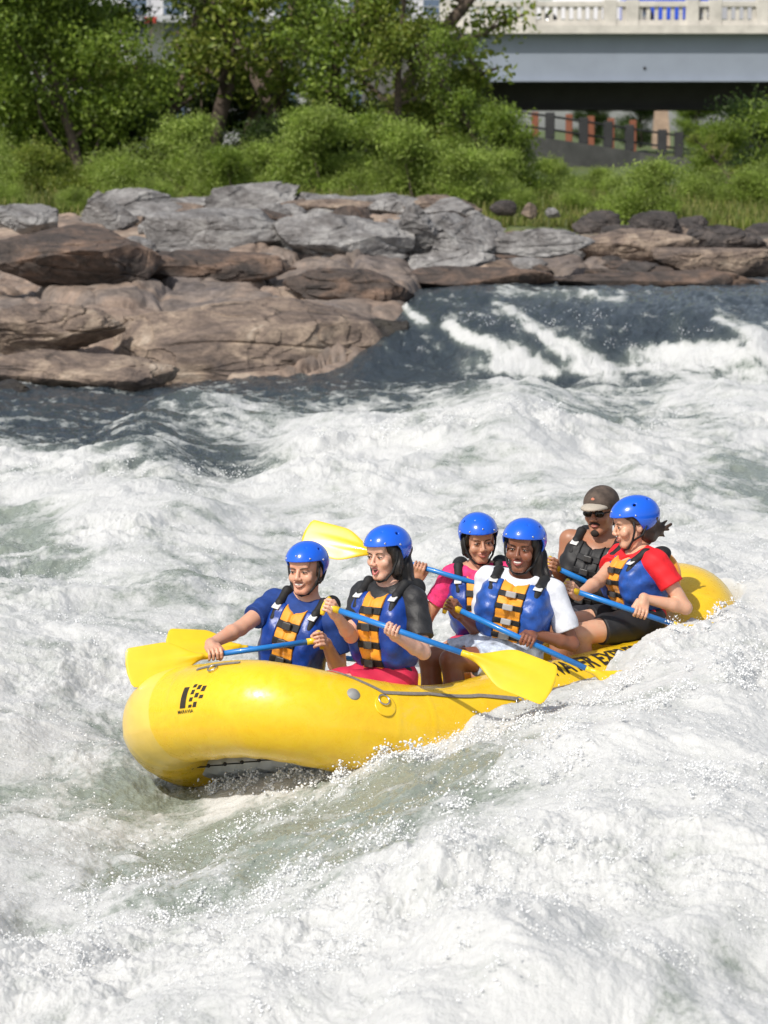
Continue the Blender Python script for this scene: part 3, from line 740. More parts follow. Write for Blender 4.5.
def make_person(lab, cat_group, hip, head, headdir, headup, torsodir, arms, legs, skin, shirt, shorts, s=1.0, shirt_len=.6,
                mouth='smile', hair=None, headgear='helmet', vest='blue', female=False, brow=(.03, .018, .01), vestmat=None, lipc=(.45, .14, .12), wide=1.0, goatee=False, glasses=False, strapside=None):
    hip = V(*hip); head = V(*head)
    Fh = frame(headdir, headup); hz = Fh[2]
    neck = head-hz*.045*s-V(0, 0, .075*s)-Fh[1]*.02*s
    up = neck-hip; s_t = np.linalg.norm(up)/.52
    Ft = frame(torsodir, up)
    # local torso units scale: height by s_t, width by s
    sw = s*wide
    def TL(x, y, z): return hip+Ft[0]*x*sw+Ft[1]*y*sw+Ft[2]*z*s_t
    lo = np.minimum.reduce([hip-.42, head-.2]+[V(*a['hand'])-.15 for a in arms]+[V(*k)-.15 for l in legs for k in l])
    hi = np.maximum.reduce([hip+.42, head+.2]+[V(*a['hand'])+.15 for a in arms]+[V(*k)+.15 for l in legs for k in l])
    G = Field(lo, hi, .0042)
    # torso
    tor = [((0, 0, .04), (.165, .12, .12)), ((0, 0, .18), (.135 if female else .150, .10, .14)), ((0, .005, .34), (.150 if female else .17, .115, .15))]
    for c, r in tor: G.ell(TL(*c), V(r[0]*sw, r[1]*sw, r[2]*s_t), Ft, .03)
    if female:
        for sx in (-1, 1): G.ell(TL(sx*.07, .085, .30), V(.06, .05, .055)*s, Ft, .03)
    shx = .165 if female else .185
    G.cap(TL(-shx+.02, 0, .43), TL(shx-.02, 0, .43), .052*s, .052*s, .04)
    nb = head-hz*.07*s-Fh[1]*.022*s
    for sx in (-1, 1): G.cap(TL(sx*.02, -.01, .49), TL(sx*.13, -.01, .455), .045*s, .035*s, .03)
    G.cap(TL(0, -.01, .46), nb, (.052 if female else .060)*s, (.048 if female else .056)*s, .025)
    el = []; sh = []
    for a in arms:
        sx = 1 if a['side'] == 'R' else -1   # frame x = figure's right
        S = TL(sx*shx, 0, .425)+V(*a.get('sh', (0, 0, 0))); c = V(*a['hand']); l1, l2 = .285*s, .255*s
        E = ik(S, c, l1, l2+.08*s, V(*a['pole'])); ax_ = nrm(a['axis'])
        wd = E-c; wd = nrm(wd-ax_*np.dot(wd, ax_)*.9)
        W = hand(G, c, ax_, wd, s*(.92 if female else 1.02), a.get('thumb', 1))
        E = ik(S, W, l1, l2, V(*a['pole']))
        k = .88 if female else 1.0
        G.cap(S, lerp(S, E, .35), .052*s*k, .050*s*k, .03); G.cap(lerp(S, E, .35), E, .050*s*k, .040*s*k, .015)
        G.cap(E, lerp(E, W, .3), .041*s*k, .042*s*k, .015); G.cap(lerp(E, W, .3), W, .042*s*k, .027*s*k, .015)
        el.append(E); sh.append(S)
        print(lab[:20], a['side'], 'reach', round(float(np.linalg.norm(W-S)/s), 3), 'Epx', proj(E).round())
    for i, (K, Ft_) in enumerate(legs):
        sx = 1 if i == 0 else -1
        Hj = TL(sx*.09, .02, .0); K = V(*K); Fo = V(*Ft_)
        G.cap(Hj, K, .088*s, .058*s, .03); G.cap(K, lerp(K, Fo, .35), .056*s, .055*s, .02); G.cap(lerp(K, Fo, .35), Fo, .055*s, .036*s, .02)
        fd = nrm(V(*(K-Hj))*V(1, 1, 0)); G.cap(Fo+V(0, 0, -.02), Fo+fd*.16-V(0, 0, .04), .036*s, .030*s, .02)
    # head
    hs = s*1.07
    def HL(x, y, z): return head+(Fh[0]*x+Fh[1]*y+Fh[2]*z)*hs
    def he(c, r, k=.012, neg=False, ax=Fh): G.ell(HL(*c), V(*r)*hs, ax, k*1.0, neg)
    def hc_(a, b, ra, rb, k=.01, neg=False): G.cap(HL(*a), HL(*b), ra*hs, rb*hs, k, neg)
    he((0, -.015, .035), (.076, .095, .088)); jw = .85 if female else 1.0
    he((0, .028, -.032), (.060*jw, .062, .080), .02)
    hc_((-.016*jw, .068, -.093), (.016*jw, .068, -.093), .017*jw, .017*jw, .02)
    for sx in (-1, 1):
        hc_((sx*.048*jw, .0, -.050), (sx*.020*jw, .058, -.090), .019*jw, .015*jw, .02)
        he((sx*.040, .062, -.022), (.024, .020, .022), .02)
        if mouth in ('smile', 'grin'): he((sx*.042, .066, -.030), (.020, .018, .017), .012)
    hc_((-.036, .075, .026), (.036, .075, .026), *((.010, .010) if female else (.013, .013)), .015)
    he((0, .07, .055), (.055, .025, .035), .02)
    for sx in (-1, 1): he((sx*.032, .100, .006), (.019, .014, .0115), .012, True)
    for sx in (-1, 1): he((sx*.031, .074, .004), (.0155, .0155, .0135), .004)
    nw = .76 if female else 1.0
    hc_((0, .088, .012), (0, .108, -.024), .0085*nw, .0125*nw, .009)
    for sx in (-1, 1): he((sx*.0135*nw, .100, -.029), (.010, .011, .009), .006)
    for sx in (-1, 1):
        he((sx*.077, -.008, -.002), (.008, .020, .031), .004); he((sx*.084, -.004, .002), (.004, .009, .014), .003, True)
    # lips and mouth
    mz = -.056; my = .090
    if mouth == 'open':
        he((0, .094, mz-.006), (.021, .018, .014), .004, True)
        up_, dn_ = mz+.009, mz-.021
    elif mouth == 'grin':
        he((0, .094, mz-.003), (.027, .014, .0095), .004, True); up_, dn_ = mz+.009, mz-.013
    elif mouth == 'smile':
        he((0, .095, mz-.001), (.025, .012, .0055), .003, True); up_, dn_ = mz+.006, mz-.009
    else:
        up_, dn_ = mz+.003, mz-.006
    hw = {'open': .024, 'grin': .033, 'smile': .030, 'closed': .024}[mouth]*(.88 if female else 1); cu = {'open': .004, 'grin': .010, 'smile': .008, 'closed': .0}[mouth]
    def lip(z, r, k):
        P_ = []
        for t in np.linspace(-1, 1, 7): P_.append(HL(t*hw, my+.002-.014*t*t, lerp(z, mz+cu, t*t)))
        return P_
    G.chain(lip(up_, .005, 1), [.003, .0045, .0052, .005, .0052, .0045, .003], .003)
    G.chain(lip(dn_, .006, 1), [.003, .005, .0062, .0064, .0062, .005, .003], .003)
    v, f = G.net(); v = relax(v, f, 1, .4)
    base = hip-Ft[2]*.1
    b = MB(); 
    # face pieces that stay in the body mesh: eyeballs, brows, lips, teeth
    sm = skin
    lipm = simple('lip_%02d' % int(lipc[0]*100), lipc, .4, .1, 40)
    browm = simple('brow_%03d' % int(brow[0]*1000), brow, .8, .2, 60)
    if not glasses:
        for sx in (-1, 1):
            b.ell(HL(sx*.031, .0785, .004), V(.0120, .0115, .0046)*hs, Fh, 0)
            gz = headgear != 'down'
            b.ell(HL(sx*.031, .0885, .0035), V(.0054, .0030, .0046)*hs, Fh, 1)
            P_ = [HL(sx*.031+t*.0145, .0905-.006*t*t, .0105-.0045*t*t) for t in np.linspace(-1, 1, 7)]
            b.tube(P_, .0017*hs, 6, 1)
    for sx in (-1, 1):
        P_ = [HL(sx*(.031+t*.019), .0925-.010*max(t, 0)**2-.002*t*t, .0265-.004*t*t+.003*t) for t in np.linspace(-1, 1, 7)]
        b.tube(P_, np.array([.0022, .0034, .0036, .0036, .0032, .0026, .0016])*hs*(.6 if female else 1), 6, 2)
    b.tube([p_+Fh[1]*.0012*hs for p_ in lip(up_, 0, 0)], np.array([.002, .0036, .0044, .0042, .0044, .0036, .002])*hs, 7, 3)
    b.tube([p_+Fh[1]*.0014*hs for p_ in lip(dn_, 0, 0)], np.array([.002, .0042, .0054, .0056, .0054, .0042, .002])*hs, 7, 3)
    if mouth in ('grin', 'smile'):
        b.ell(HL(0, .084, mz-.0005), V(hw*.78, .008, .0075 if mouth == 'grin' else .0048)*hs, Fh, 4)
    if mouth == 'open':
        b.ell(HL(0, .080, mz-.008), V(.019, .005, .013)*hs, Fh, 5); b.ell(HL(0, .084, mz+.004), V(.015, .006, .0035)*hs, Fh, 4)
    if mouth == 'grin': b.ell(HL(0, .078, mz-.003), V(.025, .006, .010)*hs, Fh, 5)
    if goatee:
        b.tube([HL(t*.030, .0955-.012*t*t, mz+.013-.012*t*t) for t in np.linspace(-1, 1, 9)], np.array([.003]+[.006]*7+[.003])*hs, 7, 2)
        b.ell(HL(0, .080, -.100), V(.024, .017, .020)*hs, Fh, 2)
    ev = np.concatenate(b.v)
    f_all = [tuple(q) for q in f]+[tuple(i+len(v) for i in q) for q in b.f]
    me = mkmesh('person', np.concatenate([v, ev])-base, f_all, [sm, WHITE, IRIS, browm, lipm, TEETH, MOUTH], [0]*len(f)+[k+1 for k in b.m])
    body = put('person', me, None, tuple(base)); tag(body, lab, 'person', cat_group)
    def child(name, v, f, m, par=body):
        if len(v) == 0: return None
        return put(name, mkmesh(name, v-base, f, m), par)
    # shirt
    def wr(Fl, amp=.004, sc=22, seed=0):
        x, y, z = Fl.all(); Fl.F += (amp*(np.sin(x*sc*1.3+np.sin(z*sc)*1.7+seed)*np.sin(z*sc*1.1+y*sc*.6)+.5*np.sin((x+z)*sc*2.6+y*31))).astype(np.float32)
    if shirt:
        lo = np.minimum(hip, neck)-.36; hi = np.maximum(hip, neck)+.36
        S_ = Field(lo, hi, .0055)
        for c, r in tor: S_.ell(TL(*c), V(r[0]*sw+.012, r[1]*sw+.012, r[2]*s_t+.01), Ft, .03)
        if female:
            for sx in (-1, 1): S_.ell(TL(sx*.07, .085, .30), V(.068, .058, .062)*s, Ft, .04)
        S_.cap(TL(-shx+.01, 0, .43), TL(shx-.01, 0, .43), .064*s, .064*s, .04)
        for sx in (-1, 1): S_.cap(TL(sx*.02, -.01, .475), TL(sx*.13, -.01, .455), .050*s, .045*s, .03)
        for Sj, E in zip(sh, el):
            L = shirt_len; S_.cap(Sj, lerp(Sj, E, L), .068*s, (.070 if L < .8 else .056)*s, .03)
        wr(S_, .0035, 26)
        S_.ell(TL(0, .03, .535), V(.075, .085, .06)*s, Ft, .004, True)
        for Sj, E in zip(sh, el):
            L = shirt_len; e_ = nrm(E-Sj); q = lerp(Sj, E, L)+e_*.055*s
            S_.box(q, V(.12, .12, .055)*s, frame(V(.3, .1, .9) if abs(e_[2]) < .8 else V(1, .1, 0), e_), .002, .002, True)
        v_, f_ = S_.net(); child('shirt', v_, f_, shirt)
    if shorts:
        kn = [V(*l[0]) for l in legs]
        lo = np.minimum.reduce([hip]+kn)-.2; hi = np.maximum.reduce([hip]+kn)+.2
        S_ = Field(lo, hi, .0065); S_.ell(TL(0, 0, .04), V(.18*sw, .135*sw, .12*s_t), Ft, .03)
        for i, (K, _) in enumerate(legs):
            Hj = TL((1 if i == 0 else -1)*.09, .02, 0); K = V(*K); S_.cap(Hj, lerp(Hj, K, .62), .100*s, .088*s, .03)
        wr(S_, .004, 20)
        for i, (K, _) in enumerate(legs):
            Hj = TL((1 if i == 0 else -1)*.09, .02, 0); K = V(*K); e_ = nrm(K-Hj); q = lerp(Hj, K, .72)+e_*.03
            S_.box(q, V(.13, .13, .05), frame(V(0, 0, 1), e_), .002, .003, True)
        v_, f_ = S_.net(); child('shorts', v_, f_, shorts)
    # life vest, modelled in torso space
    if vest:
        vb, vo = (vestmat or (VBLUE, VOR))
        Lw = lambda q: hip+(q[:, :1]*Ft[0]*sw+q[:, 1:2]*Ft[1]*sw+q[:, 2:3]*Ft[2]*s_t)
        F0 = Field((-.30, -.26, .0), (.30, .28, .58), .005)
        F0.ell((0, .0, .17), (.188, .150, .13), None, .03).ell((0, .012, .30), (.198, .168, .15), None, .03).ell((0, .0, .40), (.178, .135, .10), None, .03)
        for sx in (-1, 1): F0.ell((sx*.105, .075, .27), (.075, .10, .17), None, .03)
        X, Yy, Z = F0.all()
        F0.F += (.0030*np.sin(Z*75+np.sin(X*20))*np.sin(X*31+2)+.002*np.sin(X*60+Z*44+Yy*30)).astype(np.float32)
        F0.ell((0, .06, .545), (.088, .14, .125), None, .01, True)
        for sx in (-1, 1): F0.ell((sx*.262, .005, .40), (.085, .095, .15), None, .012, True)
        core = F0.F.copy()
        def cut(e, *cl):
            r = core-e
            for c in cl: r = np.maximum(r, c)
            return r.astype(np.float32)
        bk = Yy+0*X+0*Z; ax = abs(X)+0*Yy+0*Z; zz = Z+0*X+0*Yy
        gap = .062
        Fb = cut(0, .075-zz, zz-.462, np.minimum(gap+.004-ax, .12-(bk+.12)) if True else 0)
        Fb = cut(0, .075-zz, zz-.455, np.where(bk > 0, gap+.003-ax, -1))
        v_, f_ = F0.net(Fb.copy()); ob = child('life_vest', Lw(v_), f_, vb)
        # orange centre panel in two puffy halves
        puff = .007*abs(np.sin((zz-.02)*math.pi/.108))-.010*np.exp(-(ax/.008)**2)
        Fo = np.maximum(np.maximum(np.maximum(core-puff, ax-gap), .065-zz), np.maximum(zz-.47, -bk+.03)).astype(np.float32)
        v_, f_ = F0.net(Fo); pan = child('front_panel', Lw(v_), f_, vo, ob)
        # orange pillow of the back and collar
        Fp = Field((-.30, -.34, .0), (.30, .1, .60), .006); Fp.ell((0, -.15, .30), (.165, .075, .17), None, .03)
        v_, f_ = Fp.net(); child('back_pillow', Lw(v_), f_, vo, ob)
        for zc in (.115, .205, .295, .375):
            Fs = np.maximum(np.maximum(core-.0095, abs(zz-zc)-.0175), np.maximum(ax-.069, -bk+.03)).astype(np.float32)
            v_, f_ = F0.net(Fs)
            if len(v_) == 0: continue
            st = child('buckle_strap', Lw(v_), f_, BLK, ob)
            m_ = (abs(v_[:, 0]) < .02); yb = v_[m_, 1].max() if m_.any() else .17
            q = Field((-.05, yb-.03, zc-.04), (.05, yb+.03, zc+.04), .004)
            q.box((0, yb+.002, zc), (.026, .009, .019), None, .004, 0); v_, f_ = q.net(); child('buckle', Lw(v_), f_, BUCKG if vest == 'grey_buckle' else BUCK, st)
        # shoulder straps and white patches
        Fs = Field((-.24, -.22, .28), (.24, .22, .60), .0055)
        for sx in (-1, 1):
            Fs.chain([(sx*.112, .132, .38), (sx*.112, .088, .45), (sx*.115, .02, .497), (sx*.115, -.06, .485), (sx*.11, -.12, .40)], [.018, .022, .027, .027, .024], .01)
            Fs.ell((sx*.115, -.085, .475), (.05, .05, .05), None, .02)
        v_, f_ = Fs.net(); v_ = v_.copy(); child('shoulder_strap', Lw(v_), f_, BLK, ob)
        for sx in (-1, 1):
            q = Field((sx*.112-.06, .03, .38), (sx*.112+.06, .17, .52), .004); q.box((sx*.112, .119, .438), (.022, .004, .020), frame(V(0, .5, .85), V(0, -.85, .5))[[0, 1, 2]], .003, 0)
            v_, f_ = q.net(); child('reflective_patch', Lw(v_), f_, REFL, ob)
    # head gear in head space
    Hw = lambda q: head+(q@Fh)*hs
    if hair is not None:
        q = Field((-.22, -.32, -.45), (.22, .2, .2), .0055)
        for cc in hair['c']: q.cap(cc[0], cc[1], cc[2], cc[3], .02)
        X, Yy, Z = q.all(); q.F += (.004*np.sin(X*140+np.sin(Z*25)*2+Yy*90)+.003*np.sin(Z*60+X*50)).astype(np.float32)
        v_, f_ = q.net(); child('hair', Hw(v_), f_, hair['m'])
    if headgear == 'helmet':
        q = Field((-.18, -.20, -.12), (.18, .18, .22), .004)
        q.ell((0, -.018, .048), (.108, .132, .104), None, 0)
        X, Yy, Z = q.all(); inner = Field((-.18, -.20, -.12), (.18, .18, .22), .004); inner.ell((0, -.018, .043), (.098, .122, .094), None, 0)
        rim = Z-(.058-.113*ss(.03, -.06, Yy))     # brim high over the brow, low at the back
        F = np.maximum(q.F, np.maximum(-inner.F, -rim+0*X)).astype(np.float32)
        F = F+.0
        q.F = F
        for sx in (-1, 1):
            q.cap((sx*.035, .06, .13), (sx*.05, .14, .17), .0085, .0085, 0, True)
            q.cap((sx*.075, .0, .11), (sx*.15, .02, .16), .0085, .0085, 0, True)
            q.cap((sx*.045, -.08, .12), (sx*.08, -.16, .17), .0085, .0085, 0, True)
        v_h, f_h = q.net(); hm = None
        rb = MB()
        for (x, y, z) in ((.0, .108, .075), (.094, .02, .06), (-.094, .02, .06), (.05, .092, .066), (-.05, .092, .066)):
            d = nrm(V(x/.108**2, (y+.018)/.132**2, (z-.048)/.104**2)); p_ = V(0, -.018, .048)+d/np.linalg.norm(d/V(.108, .132, .104)); rb.ell(p_, (.0055, .0055, .0055), nu=8, nv=6)
        vv = np.concatenate(rb.v)
        hm = put('helmet', mkmesh('helmet', np.concatenate([Hw(v_h), Hw(vv)])-base, [tuple(q_) for q_ in f_h]+[tuple(i+len(v_h) for i in q_) for q_ in rb.f], [HELM, STEEL], [0]*len(f_h)+[1]*len(rb.f)), body)
        q = Field((-.18, -.20, -.12), (.18, .18, .22), .006); q.ell((0, -.018, .042), (.0965, .1205, .092), None, 0)
        X, Yy, Z = q.all(); q.F = np.maximum(q.F, -(Z-(.064-.113*ss(.03, -.06, Yy)))+0*X).astype(np.float32)
        v_, f_ = q.net(); child('helmet_liner', Hw(v_), f_, HOLE, hm)
        stp = MB()
        for sx in (-1, 1):
            stp.tube([Hw(V(x*sx, y, z)[None])[0] for x, y, z in ((.088, .02, .03), (.084, .022, -.02), (.066, .036, -.07), (.035, .052, -.108), (.0, .060, -.118))], .0062*hs, 6)
            stp.tube([Hw(V(x*sx, y, z)[None])[0] for x, y, z in ((.090, -.045, -.0), (.082, -.02, -.045), (.066, .034, -.07))], .0055*hs, 6)
        put('chin_strap', mkmesh('chin_strap', np.concatenate(stp.v)-base, stp.f, BLK), hm)
    if headgear == 'cap':
        q = Field((-.16, -.18, -.06), (.16, .24, .18), .004)
        q.ell((0, -.008, .050), (.090, .119, .090), None, 0)
        X, Yy, Z = q.all(); q.F = np.maximum(q.F, -(Z-(.026-.03*ss(.03, -.06, Yy)))+0*X).astype(np.float32)
        v_, f_ = q.net(); cp = child('cap', Hw(v_), f_, simple('cap_brown', (.085, .062, .048), .8, .5, 18, .5, 200))
        q = Field((-.12, .0, -.04), (.12, .24, .12), .004)
        q.ell((0, .075, .036), (.070, .094, .028), None, 0); X, Yy, Z = q.all()
        dd = Field((-.12, .0, -.04), (.12, .24, .12), .004); dd.ell((0, .07, .029), (.068, .093, .028), None, 0)
        q.F = np.maximum(np.maximum(q.F, -dd.F), -(Z-.020)+0*X+0*Yy).astype(np.float32); v_, f_ = q.net(); child('cap_visor', Hw(v_), f_, simple('cap_sand', (.45, .40, .33), .8, .1, 60), cp)
        e_ = MB().ell(Hw(V(.0, .100, .082)[None])[0], V(.011, .005, .010)*hs, Fh); put('cap_emblem', mkmesh('cap_emblem', np.concatenate(e_.v)-base, e_.f, simple('cap_red', (.55, .2, .12), .7)), cp)
    if glasses:
        g = MB()
        for sx in (-1, 1): g.ell(HL(sx*.033, .094, .006), V(.029, .008, .019)*hs, Fh); g.tube([HL(sx*.058, .085, .012), HL(sx*.080, .02, .012), HL(sx*.082, -.02, .006)], .0035*hs, 6)
        g.tube([HL(-.012, .100, .010), HL(.012, .100, .010)], .003*hs, 6)
        put('sunglasses', mkmesh('sunglasses', np.concatenate(g.v)-base, g.f, simple('dark_lens', (.008, .008, .008), .1, .1, 10)), body)
    return dict(TL=TL, HL=HL, body=body, base=base, el=el, sh=sh)

# ------------------------------------------------------------------ paddles
def paddle(lab, g, t, face=(0, -1, .3), bl=.50, bw=.105, sr=.0155, grip_px=None):
    g = V(*g); t = V(*t); a = nrm(t-g); L = np.linalg.norm(t-g)
    n = V(*face); n = nrm(n-a*np.dot(n, a)); b_ = np.cross(a, n)
    e = empty('paddle', g, lab, 'paddle', 'paddles held by the rafters')
    MB().tube([g+a*.03, g+a*(L-bl)], sr, 14).build('shaft', PBLUE, e, base=g)
    T = MB(); T.tube([g+a*.0, g+a*.075], [sr*1.15, sr*1.2], 12); T.tube([g-b_*.052, g-b_*.03-a*.004, g-a*.006, g+b_*.03-a*.004, g+b_*.052], [.011, .015, .016, .015, .011], 12)
    T.build('top_grip', PYEL, e, base=g)
    # blade: cross-sections from the throat to the squared tip
    S = np.linspace(0, 1, 40); v = []; nseg = 36
    for q in S:
        x = L-bl+q*bl
        w_ = lerp(sr*1.1, bw, ss(.08, .55, q))*(1 if q < .93 else math.sqrt(max(0, 1-((q-.93)/.075)**2)) if q < 1 else .25)
        th_ = lerp(sr*1.1, .0045, ss(.05, .5, q)); rib = sr*.9*(1-ss(.35, .98, q)); curve = -.035*q*q
        for k in range(nseg):
            an = 2*np.pi*k/nseg; cx = math.cos(an); sy = math.sin(an)
            X = w_*np.sign(cx)*abs(cx)**.8; Yv = th_*np.sign(sy)*abs(sy)**.7+rib*math.exp(-(X/.016)**2)*np.sign(sy)*(1-.0)*.8
            if q < .1: X = w_*cx; Yv = sr*1.1*sy
            v.append(g+a*x+b_*X+n*(Yv+curve))
    f = []
    for i in range(39):
        for k in range(nseg): f.append((i*nseg+k, i*nseg+(k+1) % nseg, (i+1)*nseg+(k+1) % nseg, (i+1)*nseg+k))
    f.append(tuple(range(nseg))[::-1]); f.append(tuple(39*nseg+k for k in range(nseg)))
    MB().add(v, f).build('blade', PYEL, e, base=g)
    return g, t, a

# ------------------------------------------------------------------ the six rafters and their paddles
SK_M = skinmat('skin_tan', (.68, .38, .26)); SK_W = skinmat('skin_fair', (.70, .41, .30)); SK_P = skinmat('skin_olive', (.54, .28, .18))
SK_B = skinmat('skin_dark', (.24, .098, .056)); SK_R = skinmat('skin_warm', (.68, .39, .26)); SK_G = skinmat('skin_weathered', (.40, .19, .11))
HB = simple('hair_black', (.010, .007, .006), .45, .4, 60, .4, 200); HBR = simple('hair_brown', (.05, .025, .014), .45, .4, 60, .4, 200)
HGY = simple('hair_grey', (.14, .11, .09), .6, .3, 60, .4, 200)
def person_paddle(lab, g, t, hands, face=(0, -1, .25), **k):
    G0 = P(*g); T0 = P(*t); paddle(lab, G0, T0, face, **k); a = nrm(T0-G0)
    out = []
    for h in hands:
        if h == 'grip': out.append((G0+a*.012, np.cross(a, nrm(face))))
        else:          # the point of the shaft seen at column h
            lo, hi = 0., 1.
            ts = np.linspace(0, 1, 400); q = proj(G0+(T0-G0)*ts[:, None]); i = np.argmin(abs(q[:, 0]-h)); out.append((G0+(T0-G0)*ts[i], a))
    return out
# front man
(h1, a1), (h2, a2) = person_paddle('yellow bladed paddle held by the front man, blade over the left of the bow', (320, 640, 17.22), (127, 667, 16.95), ['grip', 215], face=(0, -1, .45), bl=.46, bw=.112)
hip = R(.80, -.42, .30)
man = make_person('smiling man in a blue helmet and blue shirt at the front left of the raft', 'rafters in the raft', hip, P(306, 571, hip[1]-.08),
    yawdir(25, 2), V(-.04, 0, 1), yawdir(26), [
    dict(side='R', hand=h2, axis=a2, pole=P(225, 690, hip[1]-.05)), dict(side='L', hand=h1, axis=a1, pole=P(352, 700, hip[1]+.05), thumb=-1)],
    [(R(1.16, -.50, .36), R(1.05, -.50, .06)), (R(1.18, -.22, .36), R(1.05, -.22, .06))], SK_M, simple('shirt_blue', (.010, .045, .22), .8, .2, 30, .3, 150), simple('shorts_navy', (.02, .03, .07), .8),
    mouth='grin', hair=dict(c=[((0, -.04, .0), (0, -.035, .04), .084, .085)], m=HGY), s=1.02, brow=(.14, .09, .06), lipc=(.42, .19, .14))
# front woman
(h1, a1), (h2, a2) = person_paddle('yellow bladed paddle held by the front woman, blade across the near side tube', (326, 606, 16.40), (553, 684, 16.05), ['grip', 393], face=(.25, -1, .5), bl=.50, bw=.118)
hip = R(.90, .58, .31)
wom = make_person('shouting woman with long dark hair and black sleeves at the front of the raft', 'rafters in the raft', hip, P(386, 556, hip[1]+.0),
    yawdir(40, 3), V(-.06, 0, 1), yawdir(36), [
    dict(side='R', hand=h1, axis=a1, pole=P(352, 690, hip[1]-.12)), dict(side='L', hand=h2, axis=a2, pole=P(462, 668, hip[1]+.05))],
    [(R(1.22, .28, .36), R(1.06, .28, .06)), (R(1.26, .52, .36), R(1.08, .48, .06))], SK_W, simple('shirt_black', (.020, .020, .022), .55, .35, 30, .6, 90), simple('shorts_red', (.55, .015, .06), .7),
    mouth='open', female=True, s=1.02, brow=(.025, .015, .012), lipc=(.50, .13, .13), shirt_len=.72,
    hair=dict(c=[((0, -.055, .02), (0, -.05, -.06), .092, .075), ((-.04, -.07, -.06), (-.07, -.06, -.20), .055, .05), ((-.07, -.06, -.20), (-.085, -.02, -.30), .05, .03), ((.03, -.07, -.06), (.02, -.08, -.2), .05, .04), ((-.074, .0, .03), (-.076, -.01, -.04), .022, .022), ((-.060, .048, .070), (-.074, .020, .0), .018, .016), ((-.074, .020, .0), (-.076, .01, -.08), .016, .016), ((.060, .048, .070), (.074, .015, .0), .016, .014)], m=HB))
# middle far woman in pink
(h1, a1), (h2, a2) = person_paddle('yellow bladed paddle with its blade raised behind the front woman', (512, 594, 18.45), (303, 532, 18.75), ['grip', 420], face=(.1, -1, .5), bl=.50, bw=.105)
hip = R(-.80, -.50, .33)
pink = make_person('woman in a pink shirt looking down on the far side of the raft', 'rafters in the raft', hip, P(479, 541, hip[1]-.10),
    yawdir(-12, 16), V(-.03, -.12, 1), yawdir(8), [
    dict(side='R', hand=h2, axis=a2, pole=P(405, 660, hip[1]+.05)), dict(side='L', hand=h1, axis=a1, pole=P(545, 650, hip[1]), thumb=-1)],
    [(R(-.45, -.42, .36), R(-.46, -.42, -.08)), (R(-.45, -.18, .36), R(-.46, -.18, -.08))], SK_P, simple('shirt_pink', (.72, .03, .16), .75, .35, 40), simple('shorts_magenta', (.5, .02, .08), .7),
    mouth='smile', female=True, s=1.02, hair=dict(c=[((0, -.05, .02), (0, -.05, -.05), .090, .075), ((.074, -.005, .02), (.076, -.01, -.06), .022, .018), ((.060, .046, .070), (.074, .01, .0), .014, .014)], m=HB), brow=(.03, .018, .01))
# middle near woman in white
(h1, a1), (h2, a2) = person_paddle('yellow bladed paddle held by the laughing woman in white, blade in the foam', (448, 605, 17.15), (664, 704, 16.95), ['grip', 527], face=(.2, -1, .5), bl=.46, bw=.10)
hip = R(.03, .60, .33)
blk = make_person('laughing woman in a white shirt in the middle near side of the raft', 'rafters in the raft', hip, P(523, 549, hip[1]+.02),
    yawdir(18, 0), V(.06, 0, 1), yawdir(16), [
    dict(side='R', hand=h1, axis=a1, pole=P(470, 680, hip[1]-.0)), dict(side='L', hand=h2, axis=a2, pole=P(585, 665, hip[1]-.05))],
    [(R(.36, .34, .38), R(.40, .32, -.06)), (R(.42, .58, .36), R(.42, .56, -.04))], SK_B, simple('shirt_white', (.72, .74, .80), .8, .1, 25, .3, 150), simple('shorts_plaid', (.50, .56, .68), .8, .5, 22),
    mouth='grin', female=True, s=1.05, vest='grey_buckle', wide=1.08, brow=(.012, .007, .005), lipc=(.26, .06, .05), shirt_len=.72,
    hair=dict(c=[((0, -.055, .02), (0, -.05, -.06), .092, .078), ((-.055, -.05, -.03), (-.085, -.04, -.12), .05, .05), ((-.085, -.04, -.12), (-.12, -.02, -.20), .05, .03), ((-.060, .046, .070), (-.075, .012, -.02), .016, .018), ((-.075, .01, -.02), (-.080, -.0, -.10), .018, .02)], m=HB), vestmat=(VBLUE2, VOR))
# near rear woman in red
(h1, a1), (h2, a2) = person_paddle('blue paddle held low by the woman in red, blade in the foam', (566, 588, 17.55), (756, 652, 17.65), ['grip', 640], face=(.2, -1, .5), bl=.50, bw=.10)
hip = R(-.96, .66, .36)
red = make_person('woman in a red shirt, seen from the side, at the near rear of the raft', 'rafters in the raft', hip, P(633, 525, hip[1]-.02),
    yawdir(76, 26), V(-.16, -.03, 1), yawdir(62), [
    dict(side='R', hand=h1, axis=a1, pole=P(600, 660, hip[1]+.1)), dict(side='L', hand=h2, axis=a2, pole=P(745, 600, hip[1]-.05), sh=(.02, 0, .0))],
    [(P(572, 623, 17.88), P(585, 690, 17.9)), (P(578, 634, 17.62), P(595, 705, 17.7))], SK_R, simple('shirt_red', (.78, .012, .02), .7, .15, 30, .3, 150), simple('shorts_black', (.015, .015, .017), .6),
    mouth='smile', female=True, s=1.03, shirt_len=.5, vestmat=(VBLUE2, VOR), brow=(.05, .03, .02),
    hair=dict(c=[((0, -.055, .02), (0, -.06, -.04), .090, .07), ((0, -.09, -.04), (.0, -.135, -.055), .042, .028), ((0, -.13, -.04), (.02, -.19, -.015), .008, .003), ((0, -.13, -.05), (-.02, -.185, -.06), .009, .003), ((.01, -.13, -.06), (.0, -.17, -.10), .010, .003), ((-.01, -.13, -.045), (-.01, -.20, -.035), .007, .003), ((-.058, .044, .072), (-.076, .0, .02), .018, .02)], m=HBR))
